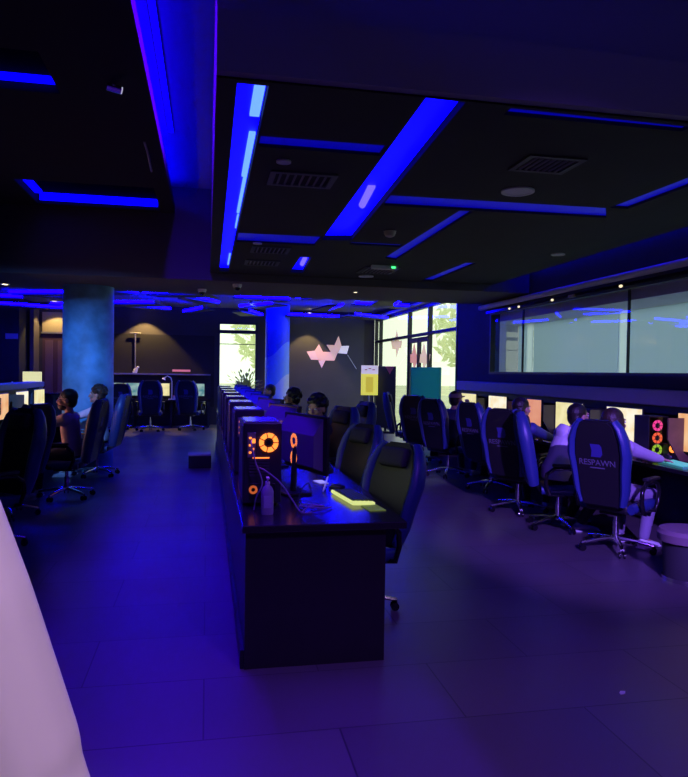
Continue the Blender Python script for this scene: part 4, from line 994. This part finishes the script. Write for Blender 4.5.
    add_rings(bm, [(p, a+puff, b+puff) for p, a, b in ((pel-Vector((0, 0, .05)), .165, .118), (pel+Vector((0, 0, .03)), .168, .118), (waist, .15, .108), (chest, .16, .115), (shc, .16, .098), (neckb-Vector((0, 0, .01)), .075, .068))], 20, side=Vector((1, 0, 0)))
    for s in (-1, 1):
        ch = [(shc+Rz @ Vector((s*.09, 0, 0)), .075+puff), (sh[s], .072+puff*.8), (sh[s].lerp(el[s], .55), .06+puff*.6)]
        if sleeve == 'long': ch.append((el[s], .053))
        cap_chain(bm, ch)
        if sleeve == 'long': cap_chain(bm, [(el[s], .053), (el[s].lerp(wr[s], .4), .050), (el[s].lerp(wr[s], .9), .036)])
    sph_noise(bm, .008, 9.)
    remesh(obj('shirt', bm, shirt, t), .012, 2)
    # trousers
    bm = bmesh.new()
    add_rings(bm, [(pel-Vector((0, 0, .085)), .14, .10), (pel, .162, .112), (pel+Vector((0, 0, .05)), .155, .105)], 18, side=Vector((1, 0, 0)))
    for s in (-1, 1):
        cap_chain(bm, [(hip[s], .094), (hip[s].lerp(kn[s], .5), .083), (kn[s], .066)]); cap_chain(bm, [(kn[s], .066), (kn[s].lerp(ank[s], .5), .06), (kn[s].lerp(ank[s], .93), .05)])
    remesh(obj('trousers', bm, trousers, t), .012, 2)
    for s in (-1, 1):
        a = ank[s]; bm = bmesh.new()
        add_rings(bm, [(a+Vector((0, -.055, -.05)), .03, .032), (a+Vector((0, -.02, -.035)), .042, .05), (a+Vector((s*.006, .06, -.048)), .044, .038), (a+Vector((s*.012, .14, -.06)), .045, .026), (a+Vector((s*.014, .19, -.066)), .03, .018)], 14, side=Vector((1, 0, 0)))
        sho = obj('shoe', bm, shoes, t, True)
        bm = bmesh.new(); add_box(bm, a+Vector((s*.008, .07, -.078)), (.088, .27, .014), .006); obj('sole', bm, M_white, sho)
    # hair
    def hairobj(nm, f, m):
        bm = bmesh.new(); f(bm); bmesh.ops.transform(bm, matrix=hp, verts=bm.verts[:]); return bm
    if hair:
        def hf(bm):
            add_ell(bm, (0, -.022, .05), (.084, .098, .088)); add_ell(bm, (0, -.05, .0), (.078, .065, .085))
            if hair == 'curly':
                for i in range(70):
                    a = random.uniform(0, 2*PI); b = random.uniform(-.25, 1.4)
                    p = Vector((math.cos(a)*math.cos(b)*.085, -.025+math.sin(a)*math.cos(b)*.095, .05+math.sin(b)*.09))
                    if p.y > .055 and p.z < .07: continue
                    add_ell(bm, p, (.026, .026, .024), u=8, v=6)
            if hair == 'long':
                add_rings(bm, [((0, -.055, .04), .085, .06), ((0, -.085, -.10), .09, .05), ((0, -.10, -.22), .085, .045), ((0, -.10, -.33), .05, .03)], 14, side=Vector((1, 0, 0)))
                for s in (-1, 1): add_rings(bm, [((s*.07, -.01, .05), .022, .05), ((s*.085, -.02, -.08), .022, .05), ((s*.085, -.03, -.22), .016, .03)], 10, side=Vector((1, 0, 0)))
            if hair == 'beard': pass
        bm = hairobj('hair', hf, hairm); o = remesh(obj('hair', bm, hairm, t), .009, 2)
    for f in extra: f(t, hp, dict(sh=sh, el=el, wr=wr, neck=neckb, chest=chest, pel=pel, waist=waist, shc=shc))
    return t
def xf(bm, H): bmesh.ops.transform(bm, matrix=H, verts=bm.verts[:])
def glasses(t, H, J):
    bm = bmesh.new()
    for s in (-1, 1):
        add_tube(bm, [(s*.034+.024*math.cos(a)*1.05, .100, .006+.019*math.sin(a)) for a in [2*PI*i/14 for i in range(14)]], .0028, 6, True)
        add_tube(bm, [(s*.06, .097, .01), (s*.08, .04, .01), (s*.085, -.01, .005)], .0025, 6)
    add_tube(bm, [(-.012, .101, .01), (0, .104, .013), (.012, .101, .01)], .0025, 6)
    xf(bm, H); obj('glasses', bm, M_gloss, t, True)
def beard(t, H, J):
    bm = bmesh.new(); add_ell(bm, (0, .03, -.075), (.058, .060, .04)); xf(bm, H); obj('beard', bm, M_hair, t, True)
def headset(t, H, J):
    bm = bmesh.new(); add_tube(bm, [(math.cos(a)*.098, -.02, .02+math.sin(a)*.125) for a in [PI*i/16 for i in range(17)]], .013, 8); xf(bm, H); o = obj('headset', bm, M_black, t, True)
    for s in (-1, 1):
        bm = bmesh.new(); add_rings(bm, [((s*.075, -.01, 0), .036, .045), ((s*.105, -.01, 0), .045, .052), ((s*.115, -.01, 0), .03, .036)], 16); xf(bm, H); obj('ear_cup', bm, M_gloss, o, True)
    bm = bmesh.new(); add_tube(bm, [(-.1, 0, -.03), (-.1, .06, -.06), (-.06, .11, -.07)], .005, 6); add_ell(bm, (-.05, .115, -.07), (.014, .01, .01)); xf(bm, H); obj('microphone', bm, M_black, o, True)
def cap(t, H, J):
    bm = bmesh.new(); add_ell(bm, (0, -.015, .052), (.09, .107, .082)); bmesh.ops.bisect_plane(bm, geom=bm.verts[:]+bm.edges[:]+bm.faces[:], plane_co=(0, 0, .035), plane_no=(0, .12, 1), clear_inner=True); xf(bm, H); o = obj('cap', bm, mat('mauve_cap', (.33, .2, .24), .7), t, True)
    bm = bmesh.new(); add_prism(bm, [(-.075, .06), (-.06, .12), (-.03, .155), (.03, .155), (.06, .12), (.075, .06), (0, .085)], .036, .044, XZ2XY); xf(bm, H); obj('brim', bm, MATS['mauve_cap'], o, True)
    bm = bmesh.new(); add_ell(bm, (0, -.015, .135), (.01, .01, .006)); xf(bm, H); obj('button', bm, MATS['mauve_cap'], o, True)
def watch(t, H, J):
    w = J['wr'][-1]; e = J['el'][-1]; d = (w-e).normalized(); bm = bmesh.new(); add_rings(bm, [(w-d*.035, .036, .036), (w-d*.012, .034, .034)], 16); obj('wristband', bm, M_chrome, t, True)
def collar(t, H, J):
    bm = bmesh.new(); n = J['neck']; add_tube(bm, [(n.x+.07*math.cos(a), n.y+.006+.065*math.sin(a), n.z-.008+.012*math.sin(a)) for a in [2*PI*i/18 for i in range(18)]], .012, 8, True); obj('collar', bm, M_white, t, True)
def hood(t, H, J):
    bm = bmesh.new(); n = J['neck']; add_rings(bm, [(n+Vector((0, -.07, .05)), .09, .05), (n+Vector((0, -.11, -.01)), .13, .06), (n+Vector((0, -.125, -.10)), .10, .04)], 16, side=Vector((1, 0, 0))); o = obj('hood', bm, mat('white_jacket', (.82, .8, .86), .75), t); remesh(o, .012, 4)

M_lilac = mat('lilac_shirt', (.50, .44, .58), .75, bump=.2, bscale=20)
M_jacket = mat('white_jacket', (.82, .8, .86), .75)
M_pinks = mat('pink_shirt', (.62, .40, .44), .75)
M_whites = mat('white_shirt', (.60, .58, .70), .75)
M_bluej = mat('blue_jacket', (.04, .05, .22), .6)
M_navy = mat('navy_shirt', (.02, .022, .06), .8)
M_dark = mat('dark_trousers', (.02, .02, .03), .8)
M_sneak = mat('violet_sneaker', (.45, .36, .55), .5)
# right wall
person('person with dark hair in a lilac shirt reaching to the cyan keyboard', (3.66, 5.74, 0), -70, tl=.9, lean=.12, head=(.05, 0, -.15), hands=((-.10, .58, .80), (.16, .60, .80)), shirt=M_lilac, hair='long', hairm=M_hair2, trousers=mat('grey_violet_trousers', (.28, .25, .34), .8), extra=(collar,), feet_y=.36, skin=M_skin)
person('person in a white hooded jacket hunched towards the yellow lit screen', (3.64, 6.58, 0), -94, lean=.33, head=(.1, 0, .25), hands=((-.16, .60, .80), (.16, .60, .80)), shirt=M_jacket, hair='short', trousers=M_dark, shoes=M_sneak, extra=(hood, watch), feet_y=.18, puff=.035)
person('dark haired person in a blue jacket facing the pink lit monitor', (3.58, 7.48, 0), -60, lean=.12, head=(.05, 0, -.1), hands=((-.12, .62, .80), (.14, .62, .80)), shirt=M_bluej, hair='short', trousers=M_dark)
person('person in a mauve cap resting chin on one hand at right desk', (3.74, 10.21, 0), -66, lean=.22, head=(.1, 0, .05), hands=((-.12, .60, .80), (.06, .30, 1.10)), shirt=M_navy, sleeve='long', hair='short', trousers=M_dark, extra=(cap, collar))
# centre
person('person in black wearing headset and glasses at the centre row', (1.20, 9.9, 0), 90, lean=.05, head=(.05, 0, .18), hands=((-.14, .46, .82), (.14, .46, .82)), shirt=M_charcoal, hair='curly', extra=(glasses, beard, headset), trousers=M_dark)
person('black haired person reclining in the third centre row chair', (1.10, 7.3, 0), 112, lean=-.05, head=(-.1, 0, .5), hands=((-.16, .40, .82), (.26, .10, .95)), shirt=M_charcoal, sleeve='short', hair='curly', trousers=M_dark)
person('fair skinned person in red at the far end of centre row', (1.18, 13.2, 0), 90, lean=.08, head=(.05, 0, .1), hands=((-.14, .46, .82), (.14, .46, .82)), shirt=mat('maroon_shirt', (.18, .03, .03), .8), hair='short', hairm=M_hair2, trousers=M_dark)
# left
person('bearded person in glasses and a pink shirt at the left desk', (-1.68, 8.95, 0), 84, lean=.06, head=(.08, 0, .12), hands=((-.14, .50, .82), (.14, .50, .82)), shirt=M_pinks, sleeve='short', hair='short', extra=(glasses, beard), trousers=M_dark, skin=M_skin, vox=.007)
person('curly haired person in a white shirt before the blue column', (-1.60, 10.75, 0), 84, lean=.05, head=(.1, 0, .1), hands=((-.14, .50, .82), (.14, .50, .82)), shirt=M_whites, sleeve='long', hair='curly', hairm=M_hair2, extra=(collar,), trousers=M_dark, vox=.007)

# standing person in the white robe, mostly outside the frame on the left
def robed():
    t = thing('person', 'person in a long white robe standing at the left frame edge', 'person', (-.575, 1.02, 0), 0)
    bm = bmesh.new()
    add_rings(bm, [((0, 0, .80), .13, .09), ((0, 0, .95), .165, .11), ((0, 0, 1.12), .14, .10), ((0, 0, 1.30), .165, .11), ((0, 0, 1.48), .15, .085), ((0, 0, 1.56), .06, .055)], 18, side=Vector((1, 0, 0)))
    cap_chain(bm, [((0, 0, 1.52), .055), ((0, 0, 1.64), .05)])
    for s in (-1, 1):
        cap_chain(bm, [((s*.09, 0, .90), .09), ((s*.10, .01, .50), .06), ((s*.10, -.01, .10), .038)]); cap_chain(bm, [((s*.10, 0, .06), .034), ((s*.11, .15, .03), .024)])
        el, wr = Vector((s*.28, -.02, 1.18)), Vector((s*.34, .04, .92))
        cap_chain(bm, [((s*.11, 0, 1.47), .06), ((s*.18, 0, 1.46), .056), (el, .038)]); cap_chain(bm, [(el, .038), (wr, .025)])
        hand(bm, wr, wr-el, (-s, 0, 0), s, .5)
    H = Matrix.Translation((0, .02, 1.715))
    b2 = bmesh.new()
    add_ell(b2, (0, -.012, .03), (.074, .094, .092)); add_ell(b2, (0, .018, -.035), (.056, .068, .075)); add_rings(b2, [((0, .078, .02), .009, .009), ((0, .106, -.028), .015, .010), ((0, .085, -.036), .012, .008)], 8)
    for s in (-1, 1): add_ell(b2, (s*.076, -.008, -.005), (.012, .022, .034))
    bmesh.ops.transform(b2, matrix=H, verts=b2.verts[:]); me = bpy.data.meshes.new('tmp'); b2.to_mesh(me); b2.free(); bm.from_mesh(me); bpy.data.meshes.remove(me)
    remesh(obj('body', bm, M_skin2, t), .01, 3)
    for s in (-1, 1):
        bm = bmesh.new(); add_ell(bm, (s*.032, .079, .008), (.014, .009, .008)); xf(bm, H); obj('eye', bm, M_eye, t, True)
    bm = bmesh.new(); add_ell(bm, (0, .085, -.058), (.024, .008, .007)); xf(bm, H); obj('mouth', bm, M_lip, t, True)
    bm = bmesh.new(); add_ell(bm, (0, -.022, .05), (.084, .098, .088)); add_ell(bm, (0, -.05, 0), (.078, .065, .085)); xf(bm, H); remesh(obj('hair', bm, M_hair, t), .01, 2)
    m_robe = mat('white_robe_cloth', (.86, .82, .74), .8, bump=.15, bscale=8)
    bm = bmesh.new()
    add_rings(bm, [((0, 0, .06), .34, .26), ((0, 0, .40), .30, .22), ((0, 0, .80), .25, .17), ((0, 0, 1.12), .19, .14), ((0, 0, 1.32), .19, .135), ((0, 0, 1.49), .17, .105), ((0, 0, 1.56), .07, .065)], 28, side=Vector((1, 0, 0)))
    for s in (-1, 1):
        cap_chain(bm, [((s*.11, 0, 1.47), .085), ((s*.19, 0, 1.47), .085), ((s*.25, -.01, 1.27), .095)]); cap_chain(bm, [((s*.25, -.01, 1.27), .095), ((s*.30, .0, 1.06), .105), ((s*.315, .03, .88), .098)])
        add_rings(bm, [((s*.24, 0, 1.3), .08, .08), ((s*.27, 0, 1.0), .15, .12), ((s*.25, 0, .7), .14, .12)], 14)
    for v in bm.verts:
        a = math.atan2(v.co.y, v.co.x); f = .05*math.sin(a*8+v.co.z*2.2+math.sin(a*3))*max(0, 1.42-v.co.z); v.co.x *= 1+f*.6; v.co.y *= 1+f*1.4
    remesh(obj('robe', bm, m_robe, t), .012, 4)
    for s in (-1, 1):
        bm = bmesh.new(); add_rings(bm, [((s*.10, -.07, .035), .03, .03), ((s*.10, 0, .05), .045, .045), ((s*.11, .12, .035), .045, .03), ((s*.11, .2, .025), .03, .02)], 12, side=Vector((1, 0, 0))); obj('shoe', bm, M_black, t, True)
robed()

# ------------------------------------------------------------------ unseen lamps added under the slab to light the near zone
def ceil_lamp(x, y, lab, energy, color, size=.5, z=ZS):
    t = thing('added_lamp', lab, 'ceiling light', (x, y, z), 0, 'added unseen lamps near the camera')
    bm = bmesh.new(); add_disc_ring(bm, (0, 0, -.03), size/2+.03, size/2, .03); obj('rim', bm, M_black, t, True)
    bm = bmesh.new(); add_cyl(bm, (0, 0, -.006), (0, 0, 0), size/2, n=24); obj('diffuser', bm, M_spotp, t)
    li = bpy.data.lights.new('spot', 'SPOT'); li.shadow_soft_size = size/2; li.energy = energy; li.color = color; li.spot_size = math.radians(105); li.spot_blend = .6
    lo = bpy.data.objects.new('lamp', li); COL.objects.link(lo); lo.location = (x, y, z-.05)
ceil_lamp(.5, .1, 'added unseen round lamp over the bare floor near the camera', 150, (.42, .14, 1.))
ceil_lamp(2.6, .6, 'added unseen round lamp on the right of the near floor', 90, (1., .5, .95))
def aimed(x, y, z, tgt, lab, e, color, size):  # added spotlights, each brightening one spot, with no known fitting
    t = thing('added_spotlight', lab, 'spotlight', (x, y, z), 0, 'added spotlights')
    d = Vector(tgt)-Vector((x, y, z)); d.normalize()
    bm = bmesh.new(); add_cyl(bm, -d*.06, d*.06, .04); obj('body', bm, M_black, t, True)
    bm = bmesh.new(); add_cyl(bm, d*.055, d*.063, .034); obj('lamp_face', bm, mat('cool_lamp_face', (.2, .2, .2), .4, emit=(.4, .7, 1.), es=3.), t)
    bm = bmesh.new(); add_cyl(bm, (0, 0, 0), (0, 0, .12), .008); obj('stem', bm, M_black, t)
    li = bpy.data.lights.new('spot', 'SPOT'); li.energy = e; li.color = color; li.spot_size = math.radians(size); li.spot_blend = .6; li.shadow_soft_size = .04
    lo = bpy.data.objects.new('lamp', li); COL.objects.link(lo); lo.location = Vector((x, y, z))+d*.08; lo.rotation_euler = d.to_track_quat('-Z', 'Y').to_euler()
aimed(-2.4, 5.36, 3.965, (-1.8, 11.6, 1.55), 'added unseen spotlight inside the nearer ceiling recess aimed at blue column', 1300, (.10, .30, 1.), 36)  # added to brighten the blue column
aimed(1.3, -1.4, ZS-.13, (-.5, 1.0, 1.0), 'added unseen spotlight behind the camera aimed at the white robe', 270, (.88, .64, 1.), 26)  # added to light the robe alone
aimed(1.0, 16.6, 3.28, (1.88, 18.9, 1.5), 'small added spotlight at rear ceiling aimed at the wave painted column', 70, (.18, .45, 1.), 40)  # added to brighten the wave column
def blue_lamp(x, y, z, e, size, lab, rot=(0, 0, 0), color=(.07, .0, 1.)):  # blue lamp added to light the aisle floor
    t = thing('added_blue_lamp', lab, 'ceiling light', (x, y, z), 0, 'added blue lamps')
    sx_, sy_ = (.07, size) if size > 1 else (size, .12)
    box('housing', (0, 0, .008), (sx_, sy_, .01), M_black, t); box('lens', (0, 0, -.002), (sx_-.02, sy_-.02, .004), M_led, t)
    li = bpy.data.lights.new('area', 'AREA'); li.shape = 'RECTANGLE'; li.size = sx_-.02; li.size_y = sy_-.02; li.energy = e; li.color = color
    lo = bpy.data.objects.new('lamp', li); COL.objects.link(lo); lo.location = (x, y, z-.01); lo.rotation_euler = rot
blue_lamp(-.41, 5.6, ZS-.012, 240, 4.5, 'long added blue lamp lighting the aisle from the gap beside the raft')
aimed(1.4, -2.6, ZS-.13, (3.6, 6.9, .25), 'added unseen violet spotlight behind the camera aimed along the right wall chairs', 5600, (.26, .12, 1.), 20)  # added to brighten the players and chairs on the right
aimed(1.6, .4, ZS-.13, (1.9, 4.0, 0), 'added unseen blue spotlight aimed at the bare floor by the desk end', 330, (.18, .04, 1.), 62)  # added to tint the near floor blue

# ------------------------------------------------------------------ world and view
w = bpy.data.worlds.new('sky'); SC.world = w; w.use_nodes = True
bg = w.node_tree.nodes['Background']; bg.inputs['Color'].default_value = (.90, 1.0, .74, 1); bg.inputs['Strength'].default_value = 1.6
vs = SC.view_settings; vs.view_transform = 'Standard'; vs.look = 'None'; vs.gamma = 1; vs.use_curve_mapping = False; vs.exposure = 0.
SC.cycles.use_denoising = True; SC.cycles.max_bounces = 8; SC.cycles.transparent_max_bounces = 12
SC.cycles.caustics_reflective = False; SC.cycles.caustics_refractive = False; SC.cycles.sample_clamp_indirect = 4.
